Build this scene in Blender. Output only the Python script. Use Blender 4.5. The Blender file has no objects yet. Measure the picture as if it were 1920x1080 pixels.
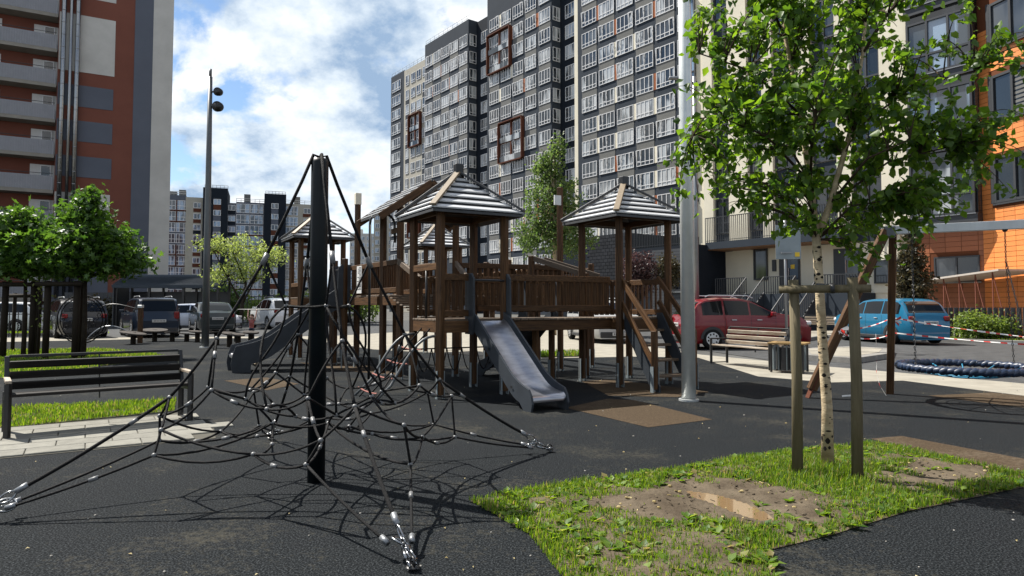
import bpy, math, random
import numpy as np
from mathutils import Vector, Matrix
random.seed(7)
rng = np.random.default_rng(7)
R = math.radians
scene = bpy.context.scene
C = scene.collection

# ------------------------------------------------------------------ camera
cam = bpy.data.cameras.new('camera')
cam.lens = 24.0; cam.sensor_width = 36.0
cam.shift_y = -23.9 / 1920
cam.clip_start = 0.05; cam.clip_end = 3000
cam_o = bpy.data.objects.new('camera', cam); C.objects.link(cam_o)
cam_o.location = (0, 0, 1.35)
cam_o.rotation_euler = (R(92.5), 0, 0)
scene.camera = cam_o
scene.render.resolution_x = 1024; scene.render.resolution_y = 576

# ------------------------------------------------------------------ light
SUN_AZ = R(-60.5); SUN_EL = R(53.5)          # azimuth from +Y towards +X
sun_dir = Vector((math.sin(SUN_AZ) * math.cos(SUN_EL), math.cos(SUN_AZ) * math.cos(SUN_EL), math.sin(SUN_EL)))
sl = bpy.data.lights.new('sun', 'SUN'); sl.energy = 5.0; sl.angle = R(0.53); sl.color = (1.0, 0.95, 0.87)
so = bpy.data.objects.new('sun', sl); C.objects.link(so)
so.rotation_euler = (-sun_dir).to_track_quat('-Z', 'Y').to_euler()
so.location = (-30, 20, 60)

world = bpy.data.worlds.new('World'); scene.world = world; world.use_nodes = True
wn = world.node_tree.nodes; wl = world.node_tree.links; wn.clear()
def wnode(t, **k):
    n = wn.new(t)
    for a, v in k.items(): setattr(n, a, v)
    return n
out = wnode('ShaderNodeOutputWorld'); bg = wnode('ShaderNodeBackground')
sky = wnode('ShaderNodeTexSky'); sky.sky_type = 'NISHITA'; sky.sun_disc = False
sky.sun_elevation = SUN_EL; sky.sun_rotation = SUN_AZ
sky.air_density = 1.0; sky.dust_density = 0.0; sky.ozone_density = 2.0
bg.inputs['Strength'].default_value = 0.05
tc = wnode('ShaderNodeTexCoord')
sep = wnode('ShaderNodeSeparateXYZ'); wl.new(tc.outputs['Generated'], sep.inputs[0])
mz = wnode('ShaderNodeMath', operation='MAXIMUM'); wl.new(sep.outputs['Z'], mz.inputs[0]); mz.inputs[1].default_value = 0.0
az = wnode('ShaderNodeMath', operation='ADD'); wl.new(mz.outputs[0], az.inputs[0]); az.inputs[1].default_value = 0.5
dx = wnode('ShaderNodeMath', operation='DIVIDE'); wl.new(sep.outputs['X'], dx.inputs[0]); wl.new(az.outputs[0], dx.inputs[1])
dy = wnode('ShaderNodeMath', operation='DIVIDE'); wl.new(sep.outputs['Y'], dy.inputs[0]); wl.new(az.outputs[0], dy.inputs[1])
cmb = wnode('ShaderNodeCombineXYZ'); wl.new(dx.outputs[0], cmb.inputs[0]); wl.new(dy.outputs[0], cmb.inputs[1])
cmb.inputs[2].default_value = 19.7
n1 = wnode('ShaderNodeTexNoise'); n1.inputs['Scale'].default_value = 2.5; n1.inputs['Detail'].default_value = 9; n1.inputs['Roughness'].default_value = 0.58; n1.inputs['Distortion'].default_value = 0.25
wl.new(cmb.outputs[0], n1.inputs['Vector'])
cov = wnode('ShaderNodeValToRGB'); cov.color_ramp.elements[0].position = 0.455; cov.color_ramp.elements[1].position = 0.505
hz = wnode('ShaderNodeMapRange'); hz.inputs['From Min'].default_value = 0.22; hz.inputs['From Max'].default_value = 0.0; hz.inputs['To Min'].default_value = 0.0; hz.inputs['To Max'].default_value = 0.14
wl.new(mz.outputs[0], hz.inputs[0])
ca0 = wnode('ShaderNodeMath', operation='ADD'); wl.new(n1.outputs['Fac'], ca0.inputs[0]); wl.new(hz.outputs[0], ca0.inputs[1]); wl.new(ca0.outputs[0], cov.inputs[0])
mp = wnode('ShaderNodeMapping'); mp.inputs['Location'].default_value = (5.3, 2.2, 1.0); wl.new(cmb.outputs[0], mp.inputs[0])
n2 = wnode('ShaderNodeTexNoise'); n2.inputs['Scale'].default_value = 3.6; n2.inputs['Detail'].default_value = 8; n2.inputs['Roughness'].default_value = 0.6
wl.new(mp.outputs[0], n2.inputs['Vector'])
shade = wnode('ShaderNodeValToRGB'); e = shade.color_ramp.elements
e[0].position = 0.36; e[0].color = (3.3, 4.7, 6.7, 1); e[1].position = 0.56; e[1].color = (11.0, 11.1, 11.2, 1)
m_ = shade.color_ramp.elements.new(0.455); m_.color = (7.4, 8.4, 9.4, 1)
wl.new(n2.outputs['Fac'], shade.inputs[0])
mix = wnode('ShaderNodeMix', data_type='RGBA')
wl.new(cov.outputs[0], mix.inputs['Factor']); gain = wnode('ShaderNodeVectorMath', operation='SCALE'); gain.inputs['Scale'].default_value = 1.4; wl.new(sky.outputs[0], gain.inputs[0]); wl.new(gain.outputs[0], mix.inputs['A']); wl.new(shade.outputs[0], mix.inputs['B'])
wl.new(mix.outputs['Result'], bg.inputs['Color']); wl.new(bg.outputs[0], out.inputs['Surface'])

vs = scene.view_settings
vs.view_transform = 'Standard'; vs.look = 'None'; vs.exposure = 1.1; vs.gamma = 1.0; vs.use_curve_mapping = False

# ------------------------------------------------------------------ materials
MATS = {}
ALB = 0.82          # paint and stone albedos, set together with the exposure
def mat(name, col, rough=0.6, metal=0.0, var=0.0, vscale=8.0, col2=None, stretch=(1, 1, 1), bump=0.0, bscale=60.0, spec=0.5,
        rnd=0.0, coat=0.0, world=False, trans=0.0, detail=6.0):
    if rough >= 0.7 and spec == 0.5: spec = 0.12
    col = tuple(x * ALB for x in col); col2 = tuple(x * ALB for x in col2) if col2 else None
    m = bpy.data.materials.new(name); m.use_nodes = True; MATS[name] = m
    nt = m.node_tree; N = nt.nodes; L = nt.links
    b = N['Principled BSDF']
    b.inputs['Roughness'].default_value = rough; b.inputs['Metallic'].default_value = metal
    b.inputs['Specular IOR Level'].default_value = spec
    b.inputs['Coat Weight'].default_value = coat
    if coat: b.inputs['Coat Roughness'].default_value = 0.05
    c1 = (*col, 1)
    b.inputs['Base Color'].default_value = c1
    if var or col2 or rnd or bump:
        t = N.new('ShaderNodeTexCoord'); oi = N.new('ShaderNodeObjectInfo')
        mpn = N.new('ShaderNodeMapping'); mpn.inputs['Scale'].default_value = stretch
        if world:
            g = N.new('ShaderNodeNewGeometry'); L.new(g.outputs['Position'], mpn.inputs[0])
        else:
            ad = N.new('ShaderNodeVectorMath'); ad.operation = 'MULTIPLY_ADD'
            ad.inputs[1].default_value = (1, 1, 1)
            L.new(t.outputs['Object'], ad.inputs[0])
            mu = N.new('ShaderNodeMath'); mu.operation = 'MULTIPLY'; mu.inputs[1].default_value = 37.0
            L.new(oi.outputs['Random'], mu.inputs[0]); L.new(mu.outputs[0], ad.inputs[2])
            L.new(ad.outputs[0], mpn.inputs[0])
        n = N.new('ShaderNodeTexNoise'); n.inputs['Scale'].default_value = vscale; n.inputs['Detail'].default_value = detail; n.inputs['Roughness'].default_value = 0.62
        L.new(mpn.outputs[0], n.inputs['Vector'])
        cr = N.new('ShaderNodeValToRGB'); cr.color_ramp.elements[0].position = 0.32; cr.color_ramp.elements[1].position = 0.68
        if col2 is None:
            cr.color_ramp.elements[0].color = tuple(max(0, x * (1 - var)) for x in col) + (1,)
            cr.color_ramp.elements[1].color = tuple(min(1, x * (1 + var)) for x in col) + (1,)
        else:
            cr.color_ramp.elements[0].color = c1; cr.color_ramp.elements[1].color = (*col2, 1)
        L.new(n.outputs['Fac'], cr.inputs[0])
        src = cr.outputs[0]
        if rnd:
            hs = N.new('ShaderNodeHueSaturation')
            ma = N.new('ShaderNodeMapRange'); ma.inputs['To Min'].default_value = 1 - rnd; ma.inputs['To Max'].default_value = 1 + rnd
            L.new(oi.outputs['Random'], ma.inputs[0]); L.new(ma.outputs[0], hs.inputs['Value']); L.new(src, hs.inputs['Color'])
            src = hs.outputs[0]
        L.new(src, b.inputs['Base Color'])
        if bump:
            n3 = N.new('ShaderNodeTexNoise'); n3.inputs['Scale'].default_value = bscale; n3.inputs['Detail'].default_value = 5
            L.new(mpn.outputs[0], n3.inputs['Vector'])
            bp = N.new('ShaderNodeBump'); bp.inputs['Strength'].default_value = bump; bp.inputs['Distance'].default_value = 0.02
            L.new(n3.outputs['Fac'], bp.inputs['Height']); L.new(bp.outputs[0], b.inputs['Normal'])
    return m

def mat_leaf(name, col, col2, tr=0.45, col3=None):
    m = bpy.data.materials.new(name); m.use_nodes = True; MATS[name] = m
    nt = m.node_tree; N = nt.nodes; L = nt.links
    b = N['Principled BSDF']; b.inputs['Roughness'].default_value = 0.46; b.inputs['Specular IOR Level'].default_value = 0.35
    g = N.new('ShaderNodeNewGeometry')
    cr = N.new('ShaderNodeValToRGB'); cr.color_ramp.elements[0].color = (*col, 1); cr.color_ramp.elements[1].color = (*col2, 1)
    if col3: cr.color_ramp.elements[1].position = 0.86; q_ = cr.color_ramp.elements.new(0.93); q_.color = (*col3, 1)
    L.new(g.outputs['Random Per Island'], cr.inputs[0]); L.new(cr.outputs[0], b.inputs['Base Color'])
    t = N.new('ShaderNodeBsdfTranslucent')
    hs = N.new('ShaderNodeHueSaturation'); hs.inputs['Value'].default_value = 2.8; hs.inputs['Saturation'].default_value = 1.08; hs.inputs['Hue'].default_value = 0.488
    L.new(cr.outputs[0], hs.inputs['Color']); L.new(hs.outputs[0], t.inputs['Color'])
    mx = N.new('ShaderNodeMixShader'); mx.inputs[0].default_value = tr
    L.new(b.outputs[0], mx.inputs[1]); L.new(t.outputs[0], mx.inputs[2])
    L.new(mx.outputs[0], N['Material Output'].inputs['Surface'])
    return m

def mat_glass(name, dark, pale, frac=0.5, rough=0.06):
    m = bpy.data.materials.new(name); m.use_nodes = True; MATS[name] = m
    nt = m.node_tree; N = nt.nodes; L = nt.links
    b = N['Principled BSDF']; b.inputs['Roughness'].default_value = rough; b.inputs['Specular IOR Level'].default_value = 0.8
    t = N.new('ShaderNodeTexCoord'); oi = N.new('ShaderNodeObjectInfo')
    mu = N.new('ShaderNodeMath'); mu.operation = 'MULTIPLY'; mu.inputs[1].default_value = 91.0; L.new(oi.outputs['Random'], mu.inputs[0])
    ad = N.new('ShaderNodeVectorMath'); ad.operation = 'ADD'; L.new(t.outputs['Object'], ad.inputs[0]); L.new(mu.outputs[0], ad.inputs[1])
    mp = N.new('ShaderNodeMapping'); mp.inputs['Scale'].default_value = (1.0, 1.0, 0.2); L.new(ad.outputs[0], mp.inputs[0])
    n = N.new('ShaderNodeTexNoise'); n.inputs['Scale'].default_value = 0.9; n.inputs['Detail'].default_value = 2; L.new(mp.outputs[0], n.inputs['Vector'])
    cr = N.new('ShaderNodeValToRGB'); cr.color_ramp.elements[0].position = 0.52 - 0.1 * frac; cr.color_ramp.elements[1].position = 0.60 - 0.1 * frac
    cr.color_ramp.elements[0].color = (*dark, 1); cr.color_ramp.elements[1].color = (*pale, 1)
    L.new(n.outputs['Fac'], cr.inputs[0]); L.new(cr.outputs[0], b.inputs['Base Color'])
    return m

# ------------------------------------------------------------------ mesh helpers
def frame(d, up=(0, 0, 1)):
    d = Vector(d).normalized(); up = Vector(up)
    if abs(d.dot(up)) > 0.98: up = Vector((0, 1, 0)) if abs(d.y) < 0.9 else Vector((1, 0, 0))
    s = d.cross(up).normalized(); u = s.cross(d).normalized()
    return d, s, u

class MB:
    def __init__(self): self.v = []; self.f = []; self.m = []; self.mi = 0
    def add(self, vs, fs):
        o = len(self.v); self.v += [tuple(x) for x in vs]
        for f in fs: self.f.append(tuple(o + i for i in f)); self.m.append(self.mi)
    def box(self, c, s, rot=None, ch=0.0):
        x, y, z = s[0] / 2, s[1] / 2, s[2] / 2
        if ch <= 0:
            vs = [Vector((i * x, j * y, k * z)) for k in (-1, 1) for j in (-1, 1) for i in (-1, 1)]
            fs = [(0, 2, 3, 1), (4, 5, 7, 6), (0, 1, 5, 4), (2, 6, 7, 3), (0, 4, 6, 2), (1, 3, 7, 5)]
        else:
            ch = min(ch, x * 0.9, y * 0.9, z * 0.9)
            vs = []; idx = {}
            for i in (-1, 1):
                for j in (-1, 1):
                    for k in (-1, 1):
                        for ax in range(3):
                            p = [i * (x - ch), j * (y - ch), k * (z - ch)]
                            p[ax] = (i * x, j * y, k * z)[ax]
                            idx[(i, j, k, ax)] = len(vs); vs.append(Vector(p))
            fs = []
            S = (-1, 1)
            for s_ in S:
                fs.append([idx[(s_, j, k, 0)] for j, k in ((-1, -1), (1, -1), (1, 1), (-1, 1))][::s_])
                fs.append([idx[(i, s_, k, 1)] for i, k in ((-1, -1), (-1, 1), (1, 1), (1, -1))][::s_])
                fs.append([idx[(i, j, s_, 2)] for i, j in ((-1, -1), (1, -1), (1, 1), (-1, 1))][::s_])
            for a in S:
                for b in S:
                    fs.append([idx[(a, b, -1, 0)], idx[(a, b, -1, 1)], idx[(a, b, 1, 1)], idx[(a, b, 1, 0)]][::(1 if a * b > 0 else -1)])
                    fs.append([idx[(a, -1, b, 0)], idx[(a, 1, b, 0)], idx[(a, 1, b, 2)], idx[(a, -1, b, 2)]][::(1 if a * b > 0 else -1)])
                    fs.append([idx[(-1, a, b, 1)], idx[(-1, a, b, 2)], idx[(1, a, b, 2)], idx[(1, a, b, 1)]][::(1 if a * b > 0 else -1)])
                    for c_ in S:
                        fs.append([idx[(a, b, c_, 0)], idx[(a, b, c_, 1)], idx[(a, b, c_, 2)]][::(1 if a * b * c_ > 0 else -1)])
        if rot is not None: vs = [rot @ p for p in vs]
        c = Vector(c)
        self.add([p + c for p in vs], fs)
    def beam(self, p0, p1, w, h, up=(0, 0, 1), ch=0.0):
        p0 = Vector(p0); p1 = Vector(p1); d, s, u = frame(p1 - p0, up)
        rot = Matrix((d, s, u)).transposed()
        self.box((p0 + p1) / 2, ((p1 - p0).length, w, h), rot, ch)
    def tube(self, pts, r, n=6, closed=False, caps=True):
        pts = [Vector(p) for p in pts]; k = len(pts)
        rs = r if isinstance(r, (list, tuple)) else [r] * k
        rings = []; prev = None
        for i, p in enumerate(pts):
            a = pts[(i - 1) % k] if (closed or i > 0) else p
            b = pts[(i + 1) % k] if (closed or i < k - 1) else p
            d = b - a
            if d.length < 1e-9: d = Vector((0, 0, 1))
            d.normalize()
            if prev is None: _, s, u = frame(d)
            else:
                s = prev - d * prev.dot(d)
                if s.length < 1e-6: _, s, u = frame(d)
                s.normalize(); u = s.cross(d)
            prev = s
            rings.append([p + (s * math.cos(2 * math.pi * j / n) + u * math.sin(2 * math.pi * j / n)) * rs[i] for j in range(n)])
        vs = [q for ring in rings for q in ring]; fs = []
        for i in range(k if closed else k - 1):
            i2 = (i + 1) % k
            for j in range(n):
                j2 = (j + 1) % n
                fs.append((i * n + j, i2 * n + j, i2 * n + j2, i * n + j2))
        if caps and not closed:
            fs.append(tuple(range(n))); fs.append(tuple((k - 1) * n + j for j in reversed(range(n))))
        self.add(vs, fs)
    def ball(self, c, r, n=8, m=5, s=(1, 1, 1)):
        c = Vector(c); vs = []; fs = []
        for i in range(m + 1):
            th = math.pi * i / m
            for j in range(n):
                ph = 2 * math.pi * j / n
                vs.append(c + Vector((r * s[0] * math.sin(th) * math.cos(ph), r * s[1] * math.sin(th) * math.sin(ph), r * s[2] * math.cos(th))))
        for i in range(m):
            for j in range(n):
                j2 = (j + 1) % n
                fs.append((i * n + j, (i + 1) * n + j, (i + 1) * n + j2, i * n + j2))
        self.add(vs, fs)
    def prism(self, poly, p, ax, ay, az, t):
        """poly 2D in (ax, ay) from p, thickness t along az (centred)"""
        p = Vector(p); ax = Vector(ax); ay = Vector(ay); az = Vector(az); n = len(poly)
        a = [p + ax * q[0] + ay * q[1] - az * (t / 2) for q in poly]; b = [q + az * t for q in a]
        fs = [tuple(range(n))[::-1], tuple(range(n, 2 * n))] + [(i, (i + 1) % n, n + (i + 1) % n, n + i) for i in range(n)]
        self.add(a + b, fs)
    def lathe(self, c, prof, n=16):
        c = Vector(c); vs = []; fs = []
        for r, z in prof:
            for j in range(n):
                a = 2 * math.pi * j / n; vs.append(c + Vector((r * math.cos(a), r * math.sin(a), z)))
        for i in range(len(prof) - 1):
            for j in range(n):
                j2 = (j + 1) % n; fs.append((i * n + j, i * n + j2, (i + 1) * n + j2, (i + 1) * n + j))
        self.add(vs, fs)
    def mesh(self, name, mats, smooth=False, off=(0, 0, 0)):
        me = bpy.data.meshes.new(name)
        o = Vector(off)
        me.from_pydata([(x - o.x, y - o.y, z - o.z) for x, y, z in self.v], [], self.f)
        if not isinstance(mats, (list, tuple)): mats = [mats]
        for m in mats: me.materials.append(MATS[m] if isinstance(m, str) else m)
        if len(mats) > 1: me.polygons.foreach_set('material_index', self.m)
        if smooth: me.polygons.foreach_set('use_smooth', [True] * len(me.polygons))
        me.update()
        return me
    def build(self, name, mats, parent=None, smooth=False, **tags):
        off = wloc(parent)
        me = self.mesh(name, mats, smooth, off)
        o = bpy.data.objects.new(name, me); C.objects.link(o)
        if parent is not None: o.parent = parent
        for k, v in tags.items(): o[k] = v
        return o

WL = {}
def wloc(o):
    """world location of a (never rotated) builder parent"""
    t = Vector((0, 0, 0))
    while o is not None:
        t += o.location; o = o.parent
    return t
def thing(name, label, cat, loc, group=None):
    o = bpy.data.objects.new(name, None); C.objects.link(o); o.location = loc
    o.empty_display_size = 0.1
    o['label'] = label; o['category'] = cat
    if group: o['group'] = group
    return o
def tag(o, label, cat, group=None):
    o['label'] = label; o['category'] = cat
    if group: o['group'] = group
    return o
BOXC = {}
def piece(name, m, parent, p0, p1, w, h, up=(0, 0, 1), ch=0.004):
    """one board from p0 to p1; mesh shared between equal boards, local X along it"""
    p0 = Vector(p0); p1 = Vector(p1); L = (p1 - p0).length
    key = (m, round(L, 3), round(w, 3), round(h, 3), ch)
    if key not in BOXC:
        b = MB(); b.box((0, 0, 0), (L, w, h), None, ch); BOXC[key] = b.mesh(name, m)
    o = bpy.data.objects.new(name, BOXC[key]); C.objects.link(o)
    d, s, u = frame(p1 - p0, up)
    if parent is not None: o.parent = parent
    o.location = (p0 + p1) / 2 - wloc(parent)
    o.rotation_euler = Matrix((d, s, u)).transposed().to_euler()
    return o
def inst(name, me, parent, loc, rz=0.0, rot=None):
    o = bpy.data.objects.new(name, me); C.objects.link(o)
    o.location = Vector(loc) - wloc(parent)
    o.rotation_euler = rot if rot is not None else (0, 0, rz)
    if parent is not None: o.parent = parent
    return o
def sheet(name, poly, z, m, kind='structure', **tags):
    from mathutils.geometry import tessellate_polygon
    vs = [Vector((x, y, z)) for x, y in poly]
    tr = tessellate_polygon([vs])
    me = bpy.data.meshes.new(name)
    fs = []
    for t in tr:
        a, b, c = (vs[i] for i in t)
        fs.append(tuple(t) if (b - a).cross(c - a).z > 0 else tuple(reversed(t)))
    me.from_pydata([tuple(v) for v in vs], [], fs); me.materials.append(MATS[m])
    o = bpy.data.objects.new(name, me); C.objects.link(o)
    if kind: o['kind'] = kind
    for k, v in tags.items(): o[k] = v
    return o
def bez(p0, p1, p2, p3, n=10):
    p0, p1, p2, p3 = map(Vector, (p0, p1, p2, p3)); r = []
    for i in range(n + 1):
        t = i / n; s = 1 - t
        r.append(p0 * s ** 3 + p1 * 3 * s * s * t + p2 * 3 * s * t * t + p3 * t ** 3)
    return r
def sag(p0, p1, d, n=6):
    p0 = Vector(p0); p1 = Vector(p1)
    return [p0.lerp(p1, i / n) - Vector((0, 0, d * 4 * (i / n) * (1 - i / n))) for i in range(n + 1)]
def catmull(xs, ys, x):
    return float(np.interp(x, xs, ys))

# ------------------------------------------------------------------ material library
# rubber safety surface with dusty stains
def mat_rubber(name, base, specks, dust, dust_lo, dust_hi):
    m = bpy.data.materials.new(name); m.use_nodes = True; MATS[name] = m
    N = m.node_tree.nodes; L = m.node_tree.links; b = N['Principled BSDF']
    b.inputs['Roughness'].default_value = 0.92; b.inputs['Specular IOR Level'].default_value = 0.08
    g = N.new('ShaderNodeNewGeometry')
    n1 = N.new('ShaderNodeTexNoise'); n1.inputs['Scale'].default_value = 90; n1.inputs['Detail'].default_value = 2.0; n1.inputs['Roughness'].default_value = 0.7
    n2 = N.new('ShaderNodeTexNoise'); n2.inputs['Scale'].default_value = 0.9; n2.inputs['Detail'].default_value = 8; n2.inputs['Roughness'].default_value = 0.68
    n3 = N.new('ShaderNodeTexNoise'); n3.inputs['Scale'].default_value = 24; n3.inputs['Detail'].default_value = 5
    for n in (n1, n2, n3): L.new(g.outputs['Position'], n.inputs['Vector'])
    c1 = N.new('ShaderNodeValToRGB'); c1.color_ramp.elements[0].position = 0.48; c1.color_ramp.elements[1].position = 0.74
    c1.color_ramp.elements[0].color = (*base, 1); c1.color_ramp.elements[1].color = (*specks, 1)
    L.new(n1.outputs['Fac'], c1.inputs[0])
    mu = N.new('ShaderNodeMath'); mu.operation = 'MULTIPLY_ADD'; mu.inputs[1].default_value = 0.55
    L.new(n3.outputs['Fac'], mu.inputs[0]); L.new(n2.outputs['Fac'], mu.inputs[2])
    c2 = N.new('ShaderNodeValToRGB'); c2.color_ramp.elements[0].position = dust_lo; c2.color_ramp.elements[1].position = dust_hi
    c2.color_ramp.elements[0].color = (0, 0, 0, 1); c2.color_ramp.elements[1].color = (0.5, 0.5, 0.5, 1)
    L.new(mu.outputs[0], c2.inputs[0])
    mx = N.new('ShaderNodeMix'); mx.data_type = 'RGBA'; L.new(c2.outputs[0], mx.inputs['Factor']); L.new(c1.outputs[0], mx.inputs['A'])
    mx.inputs['B'].default_value = (*dust, 1); L.new(mx.outputs['Result'], b.inputs['Base Color'])
    bp = N.new('ShaderNodeBump'); bp.inputs['Strength'].default_value = 0.25; bp.inputs['Distance'].default_value = 0.004
    L.new(n1.outputs['Fac'], bp.inputs['Height']); L.new(bp.outputs[0], b.inputs['Normal'])
mat_rubber('rubber', (0.003, 0.004, 0.005), (0.052, 0.058, 0.062), (0.06, 0.055, 0.041), 0.82, 1.05)
mat_rubber('brown_rubber', (0.042, 0.03, 0.019), (0.1, 0.073, 0.047), (0.13, 0.105, 0.076), 0.8, 1.05)
mat('asphalt', (0.0612, 0.06336, 0.0648), 0.9, spec=0.2, var=0.3, vscale=3.0, bump=0.3, bscale=120, world=True)
mat('ground_far', (0.1, 0.1, 0.095), 0.9, var=0.3, vscale=0.3, world=True)
mat('concrete_pave', (0.29, 0.27, 0.225), 0.85, var=0.16, vscale=2.2, bump=0.15, bscale=80, world=True)
mat('paver', (0.22, 0.213, 0.185), 0.85, var=0.14, vscale=9, bump=0.25, bscale=90, rnd=0.1)
mat('joint', (0.09, 0.085, 0.07), 0.9)
mat('kerb', (0.225, 0.2175, 0.2025), 0.85, var=0.15, vscale=6, bump=0.2, bscale=60)
mat('soil', (0.06, 0.045, 0.03), 0.92, col2=(0.135, 0.108, 0.075), vscale=3.2, bump=0.8, bscale=28, world=True, detail=9)
mat('grass_soil', (0.04, 0.048, 0.0176), 0.95, col2=(0.08, 0.08, 0.036), vscale=5, bump=0.5, bscale=40, world=True)
mat('puddle', (0.2, 0.13, 0.065), 0.03, spec=0.8)
mat('wood_brown', (0.036, 0.0175, 0.0075), 0.6, spec=0.2, col2=(0.125, 0.062, 0.024), vscale=5.0, stretch=(0.6, 9, 9), bump=0.25, bscale=14, rnd=0.22)
mat('wood_deck', (0.085, 0.056, 0.034), 0.62, col2=(0.145, 0.1, 0.062), vscale=5.0, stretch=(0.6, 9, 9), bump=0.25, bscale=14, rnd=0.2)
mat('roof_slat', (0.48, 0.49, 0.5), 0.35, col2=(0.68, 0.69, 0.7), vscale=4, stretch=(0.5, 8, 8), rnd=0.08)
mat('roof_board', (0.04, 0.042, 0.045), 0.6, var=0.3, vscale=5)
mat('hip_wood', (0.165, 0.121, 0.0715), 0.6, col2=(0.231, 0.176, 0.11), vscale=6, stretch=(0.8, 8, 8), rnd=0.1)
mat('bench_dark', (0.0084, 0.00735, 0.00665), 0.6, spec=0.2, col2=(0.0224, 0.0189, 0.0161), vscale=5, stretch=(0.5, 9, 9), bump=0.2, bscale=14, rnd=0.2)
mat('bench_worn', (0.48, 0.432, 0.36), 0.7, col2=(0.24, 0.176, 0.12), vscale=3.5, stretch=(0.5, 6, 6), bump=0.3, bscale=14, rnd=0.1)
mat('bin_wood', (0.288, 0.176, 0.056), 0.6, var=0.25, vscale=5, stretch=(0.5, 8, 8))
mat('stake_wood', (0.105, 0.0875, 0.049), 0.75, col2=(0.168, 0.14, 0.0875), vscale=5, stretch=(5, 5, 0.5), bump=0.3, bscale=12)
mat('stake_dark', (0.02475, 0.01925, 0.01375), 0.8, var=0.3, vscale=5, stretch=(5, 5, 0.5))
mat('black_iron', (0.006, 0.006, 0.007), 0.7); mat('pad_top', (0.07, 0.062, 0.055), 0.8, var=0.3, vscale=9); mat('black_metal', (0.0072, 0.0072, 0.0078), 0.4, var=0.2, spec=0.5)
mat('net_post', (0.0028, 0.0063, 0.0084), 0.45, spec=0.25, var=0.25, vscale=6)
mat('rope', (0.0063, 0.0063, 0.007), 0.75, spec=0.2, var=0.4, vscale=90, bump=0.6, bscale=220)
mat('rope_red', (0.3, 0.13, 0.11), 0.75, var=0.3, vscale=60)
mat('clip_grey', (0.14, 0.1435, 0.147), 0.45, var=0.2, vscale=30)
mat('steel', (0.3, 0.31, 0.32), 0.26, metal=1.0, var=0.12, vscale=20)
mat('galv', (0.52, 0.54, 0.54), 0.36, metal=0.45, var=0.12, vscale=5, stretch=(1, 1, 0.3))
mat('alu', (0.26, 0.27, 0.28), 0.4, metal=0.6, var=0.1, vscale=5)
mat('slide_panel', (0.0336, 0.04, 0.048), 0.5, spec=0.3, var=0.18, vscale=4)
mat('slide_steel', (0.42, 0.42, 0.45), 0.3, metal=0.85, var=0.2, vscale=4, stretch=(1, 1, 6))
mat('white_paint', (0.624, 0.624, 0.608), 0.5, var=0.06, vscale=5)
mat('poster', (0.72, 0.71, 0.68), 0.5)
mat('ink', (0.04, 0.04, 0.045), 0.6)
mat('yellow', (0.75, 0.5, 0.02), 0.5)
mat('sign_back', (0.24, 0.28, 0.296), 0.45, metal=0.3, var=0.1, vscale=4)
mat('tape_white', (0.8, 0.78, 0.75), 0.4); mat('tape_red', (0.55, 0.03, 0.02), 0.4)
mat('swing_rope', (0.0099, 0.0225, 0.054), 0.42, var=0.4, vscale=25)
mat('swing_cyan', (0.024, 0.2, 0.336), 0.55)
mat('birch_bark', (0.33, 0.25, 0.15), 0.8, col2=(0.58, 0.47, 0.31), vscale=5, stretch=(1, 1, 3), bump=0.4, bscale=30)
mat('bark_black', (0.02, 0.017, 0.014), 0.9)
mat('branch', (0.063, 0.0455, 0.0315), 0.85, var=0.3, vscale=14)
mat('bark_dark', (0.035, 0.028, 0.021), 0.9, var=0.35, vscale=10)
mat_leaf('leaf_birch', (0.024, 0.062, 0.009), (0.085, 0.15, 0.016), 0.47)
mat_leaf('leaf_maple', (0.02, 0.052, 0.009), (0.06, 0.12, 0.018), 0.36)
mat_leaf('leaf_pale', (0.10, 0.145, 0.035), (0.2, 0.24, 0.075), 0.45)
mat_leaf('leaf_back', (0.035, 0.07, 0.018), (0.085, 0.125, 0.035), 0.4)
mat_leaf('leaf_hedge', (0.06, 0.1, 0.02), (0.12, 0.17, 0.035), 0.4)
mat_leaf('leaf_dark', (0.02, 0.022, 0.01), (0.055, 0.045, 0.02), 0.25)
mat_leaf('leaf_purple', (0.022, 0.012, 0.014), (0.06, 0.032, 0.03), 0.25)
mat_leaf('grass_blade', (0.024, 0.068, 0.007), (0.125, 0.19, 0.02), 0.4, (0.17, 0.145, 0.05))
mat_leaf('dry_leaf', (0.3, 0.24, 0.1), (0.45, 0.38, 0.2), 0.2)
mat_leaf('flower', (0.3, 0.03, 0.03), (0.5, 0.2, 0.2), 0.2)
mat('pebble', (0.42, 0.4, 0.36), 0.8, rnd=0.25, var=0.1)
# buildings
mat('wall_dark', (0.036, 0.045, 0.058), 0.85, var=0.08, vscale=0.6, bump=0.1, bscale=20)
mat('wall_navy', (0.014, 0.019, 0.027), 0.85, var=0.08, vscale=0.6)
mat('wall_mid', (0.15, 0.15, 0.143), 0.85, var=0.07, vscale=0.8, rnd=0.05)
mat('wall_cream', (0.72, 0.67, 0.54), 0.88, var=0.07, vscale=0.5, bump=0.12, bscale=14)
mat('wall_beige', (0.39, 0.3705, 0.3159), 0.88, var=0.06, vscale=0.4)
mat('wall_brown', (0.18, 0.07, 0.05), 0.9, var=0.1, vscale=0.3)
mat('wall_slate', (0.1105, 0.1232, 0.153), 0.9, var=0.08, vscale=0.3)
mat('wall_pale', (0.5, 0.49, 0.46), 0.9, var=0.1, vscale=0.5, bump=0.1, bscale=5)
mat('panel_orange', (0.306, 0.102, 0.0425), 0.7, var=0.08, vscale=2)
mat('panel_rust', (0.1, 0.035, 0.02), 0.7, var=0.1, vscale=2)
mat('tile_orange', (0.7, 0.24, 0.065), 0.45, rnd=0.09, var=0.05, vscale=3)
mat('tile_brown', (0.288, 0.092, 0.032), 0.5, rnd=0.12, var=0.05, vscale=3)
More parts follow.
